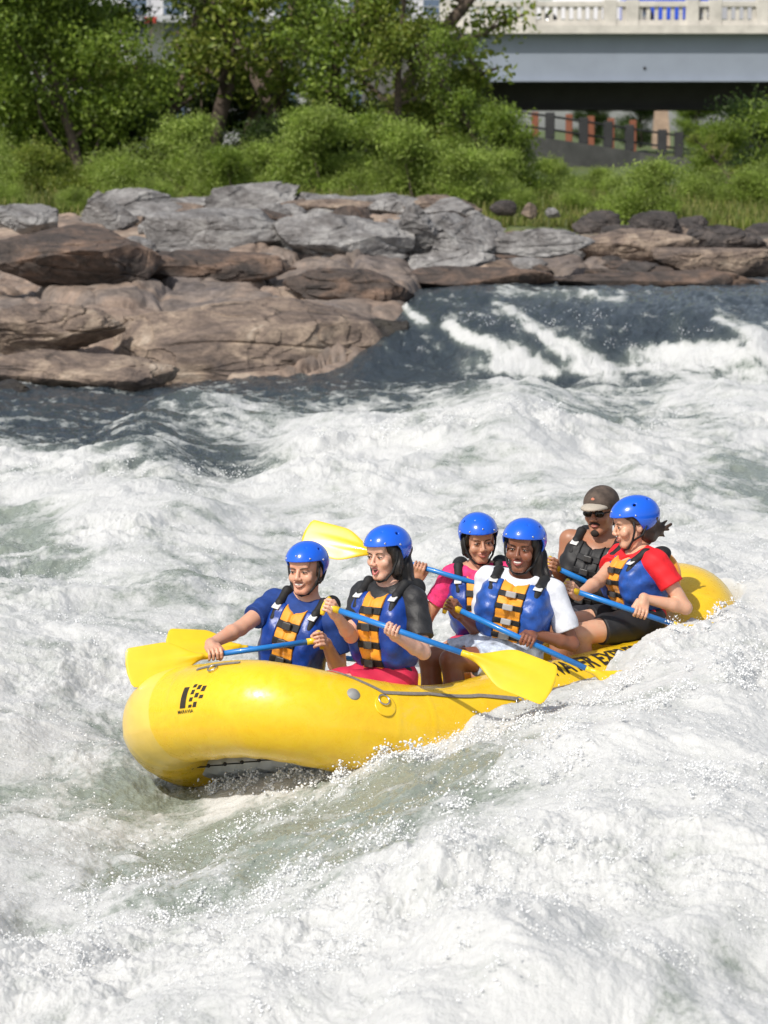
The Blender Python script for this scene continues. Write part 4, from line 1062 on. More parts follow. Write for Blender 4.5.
# the guide
(h1, a1), (h2, a2) = person_paddle('paddle held by the capped guide at the back, behind the woman in red', (549, 565, 18.30), (700, 632, 18.75), ['grip', 601], face=(.2, -1, .5), bl=.45, bw=.10)
hip = R(-1.18, -.02, .42)
gd = make_person('guide in a brown cap, dark sunglasses and black vest at the back of the raft', 'rafters in the raft', hip, P(601, 512, hip[1]-.05),
    yawdir(28, 10), V(-.03, -.05, 1), yawdir(22), [
    dict(side='R', hand=h1, axis=a1, pole=P(566, 640, hip[1]+.1)), dict(side='L', hand=h2, axis=a2, pole=P(650, 660, hip[1]))],
    [(R(-.78, -.12, .40), R(-.8, -.12, -.05)), (R(-.80, .14, .42), R(-.8, .14, -.05))], SK_G, None, simple('shorts_dark', (.03, .03, .04), .7),
    mouth='closed', headgear='cap', glasses=True, goatee=True, s=1.04, vestmat=(simple('vest_black', (.016, .016, .017), .6, .3, 20, .3, 120),)*2, brow=(.02, .012, .008),
    hair=dict(c=[((0, -.055, .01), (0, -.05, -.02), .086, .07)], m=HBR))
paddle('spare yellow bladed paddle lying behind the front man, only its blade showing', P(402, 664, 17.98), P(167, 640, 17.75), (0, -1, .9), bl=.46, bw=.10)

# ------------------------------------------------------------------ ground of the bank, out to the horizon
def shore_y(x):                            # where the land leaves the water
    l = 41.2+.25*np.sin(x*1.7)+.2*np.sin(x*4.1+1); r = 47.6+.35*np.sin(x*1.3)+.2*np.sin(x*3.3)
    return lerp(l, r, ss(.2, .9, x+.02*(41-41)))
def bank_z(x, y):
    sy = shore_y(x); t = y-sy
    left = 1-ss(.2, .9, x)
    zl = .05+1.15*ss(0, 4.5, t)+.75*ss(5, 12, t)+.25*ss(12, 30, t)
    zr = POOL-.02+.10*ss(0, .6, t)+.62*ss(1, 8, t)+.28*ss(8, 16, t)+.25*ss(16, 40, t)
    z = lerp(zr, zl, left)+.5*ss(30, 60, t)-.15
    z = np.where(t < 0, lerp(z, np.where(y < 44, -.8, .2), ss(0, -.8, t)), z)
    return z+.0*x
def make_bank():
    ys = [38.0]
    while ys[-1] < 62: ys.append(ys[-1]+.045)
    while ys[-1] < 3000: ys.append(ys[-1]*1.02+.02)
    ys = np.array(ys); core = np.linspace(-.14, .14, 420); ext = .14*1.06**np.arange(1, 44); sl_ = np.concatenate([-ext[::-1], core, ext])
    X, Y = water_grid(ys, sl_); z = bank_z(X, Y)
    rocky = 1-ss(56, 60, Y)
    n = fbm2(X*.5, Y*.35, 4, 201)
    wx = X+.5*fbm2(X*.6, Y*.6, 2, 203); wy = Y+.5*fbm2(X*.6+5, Y*.6, 2, 204)
    def cells(sx, sy, sd):                 # stepped slabs with cracks
        a = wx*sx+wy*sy*.25; b = wy*sy; ia = np.floor(a); ib = np.floor(b); d1 = np.full_like(X, 9.); d2 = d1.copy(); h = np.zeros_like(X)
        for i in (-1, 0, 1):
            for j in (-1, 0, 1):
                ca_ = (ia+i).astype(np.int64); cb = (ib+j).astype(np.int64)
                ox = hash3(ca_, cb, 1, sd)/4294967296.; oy = hash3(ca_, cb, 2, sd)/4294967296.; hh = hash3(ca_, cb, 3, sd)/4294967296.
                d = np.hypot(ca_+ox-a, cb+oy-b); m = d < d1
                d2 = np.where(m, d1, np.minimum(d2, d)); h = np.where(m, hh+(.5-abs(hh-.5))*((a-ca_-ox)*(hh-.5)*2-(b-cb-oy)*.8), h); d1 = np.where(m, d, d1)
        return h, d2-d1
    h1, e1 = cells(.55, .5, 7); h2, e2 = cells(1.6, 1.3, 9)
    Z = z+rocky*(.07*n+.20*(h1-.5)-.10*np.exp(-(e1/.07)**2)+.07*(h2-.5)-.05*np.exp(-(e2/.08)**2)+.018*fbm2(X*4, Y*3, 3, 210))*ss(-.2, 1.2, Y-shore_y(X))
    Z = Z+(1-rocky)*.12*n*ss(56, 60, Y)*(Y < 140)
    v = np.stack([X, Y, Z], -1).reshape(-1, 3); nr, nc = X.shape; i = np.arange(nr-1)[:, None]*nc+np.arange(nc-1)[None]
    f = np.stack([i, i+1, i+nc+1, i+nc], -1).reshape(-1, 4)
    m, nt, b = mat('river_bank'); g = nt.nodes.new('ShaderNodeNewGeometry'); sp = N(nt, 'ShaderNodeSeparateXYZ'); nt.links.new(g.outputs['Position'], sp.inputs[0])
    mp = N(nt, 'ShaderNodeMapping'); mp.inputs['Scale'].default_value = (1, .8, 1); nt.links.new(g.outputs['Position'], mp.inputs[0])
    n1 = noise(nt, .55, 6, .65, mp.outputs[0], .6); n2 = noise(nt, 5, 6, .7, mp.outputs[0], .3)
    c1 = ramp(nt, n1.outputs[0], [(.33, (.14, .12, .115)), (.47, (.23, .185, .155)), (.56, (.30, .22, .17)), (.68, (.40, .32, .25))])
    c2 = ramp(nt, n2.outputs[0], [(.3, (.45,)*3), (.7, (1.25,)*3)]); mm = N(nt, 'ShaderNodeMix', data_type='RGBA', blend_type='MULTIPLY'); mm.inputs['Factor'].default_value = 1
    nt.links.new(c1.outputs[0], mm.inputs['A']); nt.links.new(c2.outputs[0], mm.inputs['B'])
    c3 = ramp(nt, n2.outputs[0], [(.3, (.055, .085, .02)), (.6, (.12, .15, .045)), (.75, (.22, .18, .09))])
    at = N(nt, 'ShaderNodeAttribute', attribute_name='grass'); mg = N(nt, 'ShaderNodeMix', data_type='RGBA'); nt.links.new(at.outputs['Fac'], mg.inputs['Factor']); nt.links.new(mm.outputs['Result'], mg.inputs['A']); nt.links.new(c3.outputs[0], mg.inputs['B'])
    nt.links.new(mg.outputs['Result'], b.inputs['Base Color']); b.inputs['Roughness'].default_value = .75
    bump(nt, b, n2.outputs[0], .5, .05)
    o = put('river_bank', mkmesh('river_bank', v, f, m, attrs={'grass': ss(54.5, 57.5, Y+1.2*n+.8*(X > 2)).ravel()})); tag(o, kind='structure')
make_bank()
def gz(x, y): return float(bank_z(np.array([float(x)]), np.array([float(y)]))[0])

# ------------------------------------------------------------------ rocks
def rockmat(name, cols, dark=.5, wet=0):
    m, nt, b = mat(name); co_ = objco(nt, (1, 1, 2.2)); n1 = noise(nt, 1.3, 7, .68, co_, .8); n2 = noise(nt, 9, 6, .72, co_, .2)
    c1 = ramp(nt, n1.outputs[0], [(.32, cols[0]), (.48, cols[1]), (.6, cols[2]), (.72, cols[3])]); c2 = ramp(nt, n2.outputs[0], [(.3, (dark,)*3), (.68, (1.2,)*3)])
    mv = N(nt, 'ShaderNodeMapping'); mv.inputs['Scale'].default_value = (.55, .8, 1.5); mv.inputs['Rotation'].default_value = (.2, .25, .4); nt.links.new(co_, mv.inputs[0])
    dn = noise(nt, 2, 3, .6, mv.outputs[0]); ad = N(nt, 'ShaderNodeMix', data_type='VECTOR'); ad.inputs['Factor'].default_value = .22; nt.links.new(mv.outputs[0], ad.inputs['A']); nt.links.new(dn.outputs['Color'], ad.inputs['B'])
    vo = N(nt, 'ShaderNodeTexVoronoi', feature='DISTANCE_TO_EDGE'); vo.inputs['Scale'].default_value = 1.0; nt.links.new(ad.outputs['Result'], vo.inputs['Vector'])
    cn = ramp(nt, noise(nt, 1.1, 3, .6, co_).outputs[0], [(.42, (.0,)*3), (.6, (.06,)*3)]); cs_ = N(nt, 'ShaderNodeMath', operation='ADD'); nt.links.new(vo.outputs['Distance'], cs_.inputs[0]); nt.links.new(cn.outputs[0], cs_.inputs[1])
    ck = ramp(nt, cs_.outputs[0], [(.0, (.45,)*3), (.028, (1,)*3)])
    m2 = N(nt, 'ShaderNodeMix', data_type='RGBA', blend_type='MULTIPLY'); m2.inputs['Factor'].default_value = 1
    mm = N(nt, 'ShaderNodeMix', data_type='RGBA', blend_type='MULTIPLY'); mm.inputs['Factor'].default_value = 1
    nt.links.new(c1.outputs[0], mm.inputs['A']); nt.links.new(c2.outputs[0], mm.inputs['B']); nt.links.new(mm.outputs['Result'], m2.inputs['A']); nt.links.new(ck.outputs[0], m2.inputs['B']); nt.links.new(m2.outputs['Result'], b.inputs['Base Color'])
    b.inputs['Roughness'].default_value = .35 if wet else .8; pb = bump(nt, b, n2.outputs[0], .7, .06); bump(nt, b, ck.outputs[0], .8, .05, pb); return m
RG = rockmat('rock_grey', [(.10, .09, .085), (.25, .24, .235), (.37, .36, .35), (.52, .49, .45)])
RB = rockmat('rock_brown', [(.035, .030, .028), (.10, .075, .062), (.19, .125, .09), (.33, .23, .165)])
RT = rockmat('rock_tan', [(.09, .07, .062), (.22, .165, .13), (.37, .285, .215), (.55, .46, .37)], .5)
RD = rockmat('rock_dark', [(.035, .032, .032), (.07, .06, .057), (.12, .10, .09), (.19, .15, .12)])
RW_ = rockmat('rock_wet', [(.015, .013, .012), (.03, .025, .02), (.055, .045, .03), (.09, .07, .045)], .5, 1)
def cube_sphere(n):
    g = np.linspace(-1, 1, n); a, b = np.meshgrid(np.tan(g*math.pi/4), np.tan(g*math.pi/4), indexing='ij'); o = np.ones_like(a)
    vs_ = []; fs = []
    for k, q in enumerate([(a, b, o), (b, a, -o), (o, a, b), (-o, b, a), (b, o, a), (a, -o, b)]):
        v = np.stack(q, -1).reshape(-1, 3); vs_.append(v); i = np.arange(n-1)[:, None]*n+np.arange(n-1)[None]; f = np.stack([i, i+n, i+n+1, i+1], -1).reshape(-1, 4)+k*n*n; fs.append(f)
    v = np.concatenate(vs_); v /= np.linalg.norm(v, axis=1)[:, None]; f = np.concatenate(fs)
    key = np.round(v*1e5).astype(np.int64); _, idx, inv = np.unique(key, axis=0, return_index=True, return_inverse=True)
    return v[idx], inv.ravel()[f]
CS = {n: cube_sphere(n) for n in (16, 30, 44, 110)}
def rock(lab, px, py, hw, hh, Y, m, seed, res=30, depth=.8, cuts=16, round_=.0, group='rocks along the river bank', tilt=0., strata=.03):
    r = np.random.default_rng(seed); c = P(px, py, Y); rx = hw*Y/FPX; rz = hh*Y/FPX*1.05; ry = rx*depth
    v, f = CS[{16: 16, 30: 44, 64: 110}[res]]; v = v.copy()
    if res == 64: cuts = cuts*2+8; strata = .012
    for k in range(cuts):
        d = r.normal(0, 1, 3); d[2] *= .8; d = nrm(d)
        h = r.uniform(.40, .80)+round_*.12+(.08 if res == 64 else 0)
        q = v@d; over = np.maximum(q-h, 0); v = v-over[:, None]*d*(.93-.35*round_)
    p = v*V(rx, ry, rz)/max(rx, .3)
    nn = fbm3(p*2.2+seed, 4, seed); ln = abs(fbm3(p*V(1.2, 1.2, 5)+seed, 2, seed+5))
    ch = vn3(p*V(1.6, 1.6, 3.4)+seed*3, seed+21); ch2 = vn3(p*V(4.5, 4.5, 9)+seed*3, seed+22); step_ = np.floor(ch*3)/3-ch; v = v*(1+.10*nn+(.05 if res == 64 else .13)*step_+.04*(np.floor(ch2*2.5)/2.5-ch2))[:, None]; v = v-v*(strata*2.4*np.exp(-(ln/.06)**2))[:, None]
    fine = fbm3(p*9, 3, seed+9); v = v*(1+.022*fine)[:, None]
    q = v*V(rx, ry, rz); ct, st_ = math.cos(tilt), math.sin(tilt); q = np.stack([q[:, 0]*ct-q[:, 2]*st_, q[:, 1], q[:, 0]*st_+q[:, 2]*ct], 1)
    me_ = mkmesh('rock', q, f, m); me_.set_sharp_from_angle(angle=R_(20)); o = put('rock', me_, None, tuple(c)); tag(o, lab, 'rock', group); return o
# the big ones, left to right, then the lesser
big = [
 ('huge smooth brown rock dome sloping into the dark water, left of the falls', 238, 352, 232, 74, 43.6, RT, 3, 64, .6, 14, .25, -.05),
 ('dark brown cracked rock mass behind the smooth brown dome at the left edge', 70, 262, 155, 46, 46.0, RB, 5, 64, .7, 16, .05, -.08),
 ('brown low rock wedged between the dark rock mass and the tan slab', 45, 335, 82, 34, 42.6, RT, 8, 30, .6, 10, .5, .03),
 ('flat tan rock slab at the water edge, lowest on the left', 70, 372, 122, 24, 41.4, RT, 11, 64, .5, 6, .8, -.03),
 ('squared grey boulder with a dark shadowed right face, highest on the left', 108, 214, 36, 28, 52.0, RG, 13, 30, .7, 14, .0, .0),
 ('small grey rock wedge left of the squared grey boulder', 30, 220, 46, 20, 50.0, RG, 14, 30, .7, 12, .1, .1),
 ('long pale grey slab rising behind the brown dome, right of the squared boulder', 222, 236, 112, 36, 50.5, RG, 17, 64, .6, 13, .1, -.06),
 ('dark reddish rock shoulder above the brown dome', 190, 268, 100, 20, 47.0, RB, 19, 30, .6, 10, .4, .0),
 ('pale grey ledge of rock in the middle of the bank', 345, 242, 108, 30, 50.2, RG, 23, 64, .6, 12, .2, .0),
 ('rounded brown rock behind the dome, beside the grey ledge', 365, 292, 80, 22, 45.8, RB, 26, 30, .6, 9, .4, -.10),
 ('wet dark rock at the top of the falls', 378, 338, 42, 26, 43.6, RW_, 29, 30, .7, 10, .4, .15),
 ('jagged grey boulder in the centre of the bank', 415, 238, 46, 36, 50.5, RG, 31, 30, .7, 15, .0, .0),
 ('faceted grey boulder right of the jagged one', 470, 246, 52, 32, 50.0, RG, 33, 30, .7, 14, .0, -.08),
 ('broad grey boulder with a flat sunlit top', 542, 248, 52, 20, 50.0, RG, 37, 30, .7, 12, .2, .0),
 ('low tan outcrop spread behind the broad grey boulder', 620, 250, 95, 22, 52.5, RT, 39, 64, .6, 8, .6, .03),
 ('tan shoreline slab at the right edge', 720, 262, 90, 20, 51.0, RT, 41, 64, .6, 8, .7, -.03),
 ('brown slab along the waterline under the grey boulders', 470, 280, 105, 14, 48.2, RB, 43, 64, .4, 8, .6, .0),
 ('long reddish slab at the waterline on the right', 660, 282, 120, 13, 48.3, RB, 47, 64, .4, 8, .6, .0),
 ('dark rounded boulder below the green bush on the right', 655, 228, 32, 16, 54.5, RD, 51, 30, .8, 8, .6, .0),
 ('dark boulder right of the bush, first of the dark row', 598, 224, 28, 14, 55.0, RD, 53, 30, .8, 9, .5, .0),
 ('wide dark boulder near the right edge', 722, 240, 48, 16, 53.5, RD, 57, 30, .8, 8, .6, .0),
 ('small dark boulder between the two larger dark ones', 690, 228, 24, 12, 55.0, RD, 59, 30, .8, 8, .6, .0),
 ('dark boulder cut by the right edge of the picture', 765, 236, 26, 13, 54.5, RD, 61, 30, .8, 8, .6, .0),
 ('dark round stone at the grass edge in the centre', 506, 208, 15, 8, 56.0, RD, 63, 30, .8, 6, .8, .0),
 ('little tan stone beside the dark round stone', 529, 211, 9, 8, 55.8, RT, 65, 16, .8, 8, .4, .0),
 ('little grey stone right of the tan stone', 552, 213, 10, 5, 55.6, RG, 67, 16, .8, 6, .6, .0),
 ('orange tan flat rock at the grass edge on the left', 330, 205, 60, 8, 55.5, RT, 69, 30, .6, 6, .7, .0),
 ('pinkish tan rock step at the grass edge in the centre', 432, 206, 55, 12, 55.0, RT, 71, 30, .6, 8, .6, .0),
 ('dark wet rock breaking the surface under the tan slab, far left', 10, 392, 34, 12, 40.4, RW_, 73, 30, .7, 8, .5, .0),
 ('wet dark rock lip under the falls on the left', 412, 344, 30, 16, 43.4, RW_, 77, 30, .7, 8, .6, .1),
]
for lab, px, py, hw, hh, Y, m, sd_, res, dp, cu, rd, tl in big: rock(lab, px, py, hw, hh, Y, m, sd_, res, dp, cu, rd, tilt=tl)
r_ = np.random.default_rng(99)
mid = []
for k in range(26):                        # the shelf itself: long cracked slabs lapping over each other
    px = 120+k*13.5+r_.uniform(-12, 12); py = (205 if k % 3 == 0 else 228 if k % 3 == 1 else 252)+r_.uniform(-6, 6)+max(0, px-330)*.05; Y = 56-(py-200)/70*7.5; hw = r_.uniform(38, 78)
    rock('%s cracked slab of the bank shelf, %s' % ('pale grey', ('in the back row', 'in the middle row', 'in the front row')[k % 3]), px, py+4, hw, hw*r_.uniform(.22, .36), Y, RG, 400+k, 30, .75, 14, .0, group='grey shelf slabs %s' % ('in the back row', 'in the middle row', 'in the front row')[k % 3], tilt=r_.uniform(-.04, .14))
for k in range(95):                        # loose stones and broken slabs between the big rocks
    px = r_.uniform(120, 800); py = r_.uniform(212, 276) if px > 380 else r_.uniform(200, 262)
    Y = 47.9+(280-py)/70*7; hw = r_.uniform(8, 30)*(1.35 if px < 450 else 1); mid.append((px, py, Y, hw, k))
for px, py, Y, hw, k in mid:
    c = P(px, py, Y); z = gz(c[0], Y); q = proj(V(c[0], Y, z+.03)); m = (RG, RG, RB, RG, RT)[k % 5] if px < 590 else (RT, RB, RT, RD)[k % 4]
    col = {id(RG): 'grey', id(RB): 'brown', id(RT): 'tan', id(RD): 'dark'}[id(m)]
    rock('small %s broken stone lying among the bank rocks' % col, q[0], q[1], hw, hw*r_.uniform(.3, .55), Y, m, 200+k, 16, .8, 12, .1, group='loose %s stones among the bank rocks' % col, tilt=r_.uniform(-.2, .2))

# ------------------------------------------------------------------ foliage
def leafmat(name, c0, c1, c2):
    m, nt, b = mat(name); g = nt.nodes.new('ShaderNodeNewGeometry'); rr = ramp(nt, g.outputs['Random Per Island'], [(.1, c0), (.5, c1), (.9, c2)])
    n = noise(nt, 1.4, 3, .6, objco(nt)); c = ramp(nt, n.outputs[0], [(.35, (.62,)*3), (.65, (1.3,)*3)])
    mm = N(nt, 'ShaderNodeMix', data_type='RGBA', blend_type='MULTIPLY'); mm.inputs['Factor'].default_value = 1
    nt.links.new(rr.outputs[0], mm.inputs['A']); nt.links.new(c.outputs[0], mm.inputs['B']); nt.links.new(mm.outputs['Result'], b.inputs['Base Color'])
    b.inputs['Roughness'].default_value = .5
    t = nt.nodes.new('ShaderNodeBsdfTranslucent'); nt.links.new(mm.outputs['Result'], t.inputs[0]); ms = nt.nodes.new('ShaderNodeMixShader'); ms.inputs[0].default_value = .45
    out = nt.nodes['Material Output']; nt.links.new(b.outputs[0], ms.inputs[1]); nt.links.new(t.outputs[0], ms.inputs[2]); nt.links.new(ms.outputs[0], out.inputs[0]); return m
LG = leafmat('leaf_green', (.12, .19, .02), (.19, .28, .035), (.29, .39, .06))
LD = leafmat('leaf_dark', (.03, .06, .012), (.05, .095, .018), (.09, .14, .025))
LY = leafmat('leaf_olive', (.13, .19, .02), (.21, .28, .035), (.33, .37, .07))
LB = leafmat('leaf_bright', (.20, .29, .04), (.31, .42, .07), (.42, .52, .13))
BARK = simple('bark', (.12, .09, .07), .9, .4, 6, .6, 30)
def leaves(c, size, r, asp=.5, up=.3):
    n = len(c); u = r.normal(0, 1, (n, 3)); u[:, 2] += up; u /= np.linalg.norm(u, axis=1)[:, None]
    w_ = np.cross(u, r.normal(0, 1, (n, 3))); w_ /= np.linalg.norm(w_, axis=1)[:, None]; k = np.cross(u, w_)
    s = (size*r.uniform(.6, 1.3, n))[:, None]
    v = np.stack([c-u*s, c+w_*s*asp+k*s*.12, c+u*s, c-w_*s*asp+k*s*.12], 1).reshape(-1, 3)
    return v, np.arange(n*4).reshape(-1, 4)
def grow(seed, h, spread, nb, nl, leaf, lean=0, low=.1, cl=.33, asp=.5):
    r = np.random.default_rng(seed); T = MB(); tips = []
    def branch(p, d, L, rad, lvl):
        n = 7; pts_ = [p]; 
        for i in range(n): d = nrm(d+r.normal(0, .13, 3)+V(0, 0, .04 if lvl else .02)); pts_.append(pts_[-1]+d*L/n)
        T.tube(pts_, np.linspace(rad, rad*.35, n+1), 6 if lvl else 10, cap=False)
        if lvl >= 1: 
            for k in range(2, n+1): tips.append(pts_[k])
        if lvl < 2:
            for k in range(nb if lvl == 0 else 4):
                t = r.uniform(low if lvl == 0 else .3, 1); i = min(int(t*n), n-1); a = r.uniform(0, 2*np.pi)
                dd = nrm(V(math.cos(a), math.sin(a), r.uniform(.1, .9))); branch(pts_[i]+(pts_[i+1]-pts_[i])*(t*n-i), dd, L*(.42 if lvl == 0 else .5)*spread*r.uniform(.6, 1.1)*(1.15-.5*t), rad*.4, lvl+1)
    branch(V(0, 0, -.3), nrm(V(lean, 0, 1)), h, h*.022, 0)
    tips = np.array(tips); i = r.integers(0, len(tips), nl); c = tips[i]+r.normal(0, cl, (nl, 3))*V(1, 1, .65)
    c = c[c[:, 2] > -.1]; v, f = leaves(c, leaf, r, asp); return T, v, f
protos = {}
def tree(kind, lab, group, x, y, rz, sc, m, cat='tree', sz=1., zo=0.):
    key = (kind,); 
    if key not in protos:
        a = dict(kinds[kind]); T, v, f = grow(**a); protos[key] = (T.mesh('trunk', BARK), v, f, {})
    tm, v, f, ms = protos[key]
    if id(m) not in ms: ms[id(m)] = mkmesh('crown', v, f, m, smooth=False)
    e = empty('tree' if cat == 'tree' else 'bush', (x, y, gz(x, y)+zo), lab, cat, group, rz); e.scale = (sc, sc, sc*sz)
    put('trunk' if cat == 'tree' else 'stems', tm, e); put('crown' if cat == 'tree' else 'foliage', ms[id(m)], e)
    return e
kinds = {'a': dict(seed=1, h=7.0, spread=1.0, nb=16, nl=34000, leaf=.07, low=.08), 'b': dict(seed=2, h=8.0, spread=.9, nb=15, nl=15000, leaf=.075, low=.12, lean=.1),
         'thin': dict(seed=3, h=8.0, spread=.75, nb=11, nl=6500, leaf=.075, low=.25, lean=-.08, cl=.26), 'sparse': dict(seed=6, h=8.0, spread=.75, nb=12, nl=4500, leaf=.08, low=.12, lean=.06, cl=.28), 'dense': dict(seed=4, h=6.0, spread=1.1, nb=20, nl=38000, leaf=.075, low=.03),
         'bush': dict(seed=11, h=1.5, spread=1.5, nb=18, nl=15000, leaf=.045, low=.0, cl=.17, asp=.3), 'bush2': dict(seed=12, h=1.7, spread=1.1, nb=14, nl=11000, leaf=.045, low=.0, cl=.15, asp=.3),
         'fern': dict(seed=13, h=1.1, spread=1.9, nb=16, nl=10000, leaf=.042, low=.0, cl=.14, asp=.25)}
def X_(px, Y): return P(px, 200, Y)[0]
g1 = 'trees standing behind the river bank'
for px, Y, kind, m, rz, sc, lab in [
 (20, 66, 'dense', LG, 0, 1.0, 'bushy bright green tree at the left edge of the picture'),
 (82, 64, 'a', LG, 1, .80, 'dense green tree second from the left edge'),
 (-40, 67, 'a', LG, 2, 1.0, 'green tree cut by the left edge of the picture'),
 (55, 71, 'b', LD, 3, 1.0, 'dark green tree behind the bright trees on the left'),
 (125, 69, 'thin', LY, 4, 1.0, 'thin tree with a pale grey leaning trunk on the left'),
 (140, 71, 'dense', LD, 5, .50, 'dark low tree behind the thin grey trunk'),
 (193, 68, 'thin', LY, .6, 1.15, 'tall tree with a thick brown trunk against the pale building'),
 (158, 69, 'thin', LG, 2.4, .95, 'thin green tree between the grey leaning trunk and the thick trunk'),
 (322, 67, 'thin', LG, .2, .85, 'thin green tree in front of the pale wall'),
 (235, 70, 'thin', LG, 2.1, 1.0, 'slender tree right of the thick brown trunk'),
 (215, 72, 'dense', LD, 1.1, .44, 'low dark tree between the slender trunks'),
 (270, 72, 'dense', LD, 3.3, .38, 'short dark tree under the pale gap in the leaves'),
 (300, 68, 'sparse', LY, 1.4, 1.0, 'sparse olive tree with the pale wall showing through its leaves'),
 (352, 68, 'sparse', LY, 5.1, 1.1, 'sparse olive tree with a dark forked trunk'),
 (350, 71, 'dense', LD, 4.2, .36, 'dark tree behind the forked trunk'),
 (398, 66, 'b', LY, 2.5, .62, 'large olive green tree in front of the bridge end'),
 (432, 67, 'dense', LY, .9, .42, 'rounded olive tree beside the bridge end'),
 (445, 70, 'dense', LD, 2.9, .38, 'dark tree under the bridge end'),
 (742, 66, 'sparse', LY, 1.9, .22, 'green tree under the bridge at the right edge'),
 (712, 68, 'bush2', LG, 3.9, .95, 'small green tree left of the one at the right edge'),
 (806, 66, 'bush', LG, .3, 1.35, 'green tree beyond the right edge of the picture'),
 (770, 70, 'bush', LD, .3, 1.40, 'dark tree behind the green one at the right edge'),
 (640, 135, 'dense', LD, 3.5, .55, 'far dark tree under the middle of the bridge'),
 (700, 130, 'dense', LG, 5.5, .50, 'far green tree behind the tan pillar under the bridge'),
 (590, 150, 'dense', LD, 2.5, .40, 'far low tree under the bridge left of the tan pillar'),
 (760, 138, 'a', LD, 4.5, .50, 'far dark tree under the bridge near the right edge')]:
    tree(kind, lab, g1, X_(px, Y), Y, rz, sc, m)
tree('thin', 'slender sapling with bright leaves reaching in front of the bridge girder', g1, X_(503, 63), 63, 4.6, .46, LG)
tree('bush2', 'narrow bright green shrub under the slender sapling', 'green bushes along the bank', X_(515, 62.5), 62.5, 1.2, .9, LG, 'bush', 1.3)
bl_ = [(15, 61.5, 'fern', LB, .9), (55, 61, 'bush', LY, .75), (100, 62, 'fern', LB, .8), (135, 61, 'fern', LB, 1.0), (172, 62, 'bush2', LB, .95), (205, 61, 'fern', LB, 1.0), (238, 60, 'bush2', LG, .65), (262, 62, 'bush', LB, .75), (303, 61, 'bush2', LB, 1.05), (340, 61, 'bush', LB, .62),
       (380, 60.5, 'fern', LB, .78), (420, 60, 'bush2', LB, .98), (462, 60, 'bush', LB, .85), (440, 63, 'bush2', LG, .8), (490, 61, 'bush2', LB, .7), (560, 66, 'bush', LB, .6), (545, 63, 'fern', LB, .55), (596, 68, 'bush', LB, .45), (636, 57, 'bush', LB, .8), (614, 60, 'bush', LB, .5), (660, 59, 'bush', LB, .45),
       (700, 63, 'fern', LB, .7), (740, 62, 'bush', LB, .5), (775, 62, 'fern', LB, .8), (45, 65, 'bush', LG, 1.1), (190, 65, 'bush', LG, .95), (325, 65, 'bush2', LG, 1.0), (120, 66, 'bush', LD, 1.1), (250, 66, 'bush', LD, 1.0), (-20, 62, 'bush', LB, 1.0), (400, 64, 'bush', LG, 1.1), (360, 66, 'bush', LD, 1.0), (290, 66, 'bush', LD, 1.0), (10, 59, 'fern', LB, .5), (150, 58.8, 'fern', LB, .55), (68, 57.6, 'fern', LB, .42), (120, 57.8, 'fern', LB, .42), (520, 60, 'fern', LB, .6), (575, 60, 'fern', LB, .5)]
where = ['at the left edge', 'left of centre', 'in the middle', 'right of centre', 'at the right edge']
for k, (px, Y, kd, m, sc) in enumerate(bl_):
    adj = {id(LB): 'bright feathery green', id(LG): 'mid green', id(LD): 'dark green', id(LY): 'olive'}[id(m)]
    size = 'tall' if sc > .92 else 'low' if sc < .62 else 'rounded'; w_ = where[int(np.clip(px/154, 0, 4))]
    tree(kd, '%s %s bush growing on the bank %s' % (size, adj, w_), 'bushes: %s %s %s' % (size, adj, w_), X_(px, Y), Y, k*1.3, sc, m, 'bush')
def grass():
    n = 60000; Y = 56.5+rng.random(n)**1.2*14; X = (rng.random(n)-.5)*.30*Y; 
    keep = (fbm2(X*.5, Y*.5, 3, 301) > -.25) | (Y > 59); X, Y = X[keep], Y[keep]; n = len(X)
    z = bank_z(X, Y)+.12*fbm2(X*.5, Y*.35, 4, 201)*ss(56, 60, Y); h = rng.uniform(.06, .28, n)*(1+.5*fbm2(X*.8, Y*.8, 2, 302)); a = rng.uniform(0, np.pi, n); wd = .012+.012*rng.random(n)
    dx, dy = np.cos(a)*wd, np.sin(a)*wd; lx, ly = rng.normal(0, .25, n)*h, rng.normal(0, .25, n)*h
    v = np.stack([np.stack([X-dx, Y-dy, z-.03], 1), np.stack([X+dx, Y+dy, z-.03], 1), np.stack([X+dx*.4+lx, Y+dy*.4+ly, z+h], 1), np.stack([X-dx*.4+lx, Y-dy*.4+ly, z+h], 1)], 1).reshape(-1, 3)
    o = put('grass', mkmesh('grass', v, np.arange(n*4).reshape(-1, 4), leafmat('grass_blades', (.13, .17, .035), (.20, .25, .05), (.34, .32, .11)), smooth=False)); tag(o, 'rough green grass and weeds covering the bank behind the rocks', 'grass', kind='stuff')
grass()

# ------------------------------------------------------------------ bridge and what stands behind
CONC = simple('parapet_concrete', (.55, .52, .47), .85, .18, 2.5, .3, 20); GIRD = simple('girder_shaded_paint', (.25, .285, .345), .6, .06, 1.2); DARKS = simple('dark_and_shaded_steel', (.03, .03, .032), .8, .2, 2)
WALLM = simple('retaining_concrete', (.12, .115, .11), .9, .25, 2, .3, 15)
YB = 100.0
br = empty('road_bridge', (6, YB, 5), 'pale concrete road bridge with a baluster parapet and grey steel girder crossing behind the trees', 'bridge')
bb = np.array([6, YB, 5.])
zt = P(600, 2, YB)[2]; zp = P(600, 30.5, YB)[2]; zg = P(600, 80, YB)[2]; zd = P(600, 108, YB+2.5)[2]; x0 = P(446, 0, YB)[0]; x1 = 26.0
def B1(name, m, boxes, parent=br, base=bb, bev=0):
    q = MB()
    for c, h in boxes: q.box(c, h, None, 0, bev)
    return q.build(name, m, parent, False, base=base)
cx, hx = (x0+x1)/2, (x1-x0)/2
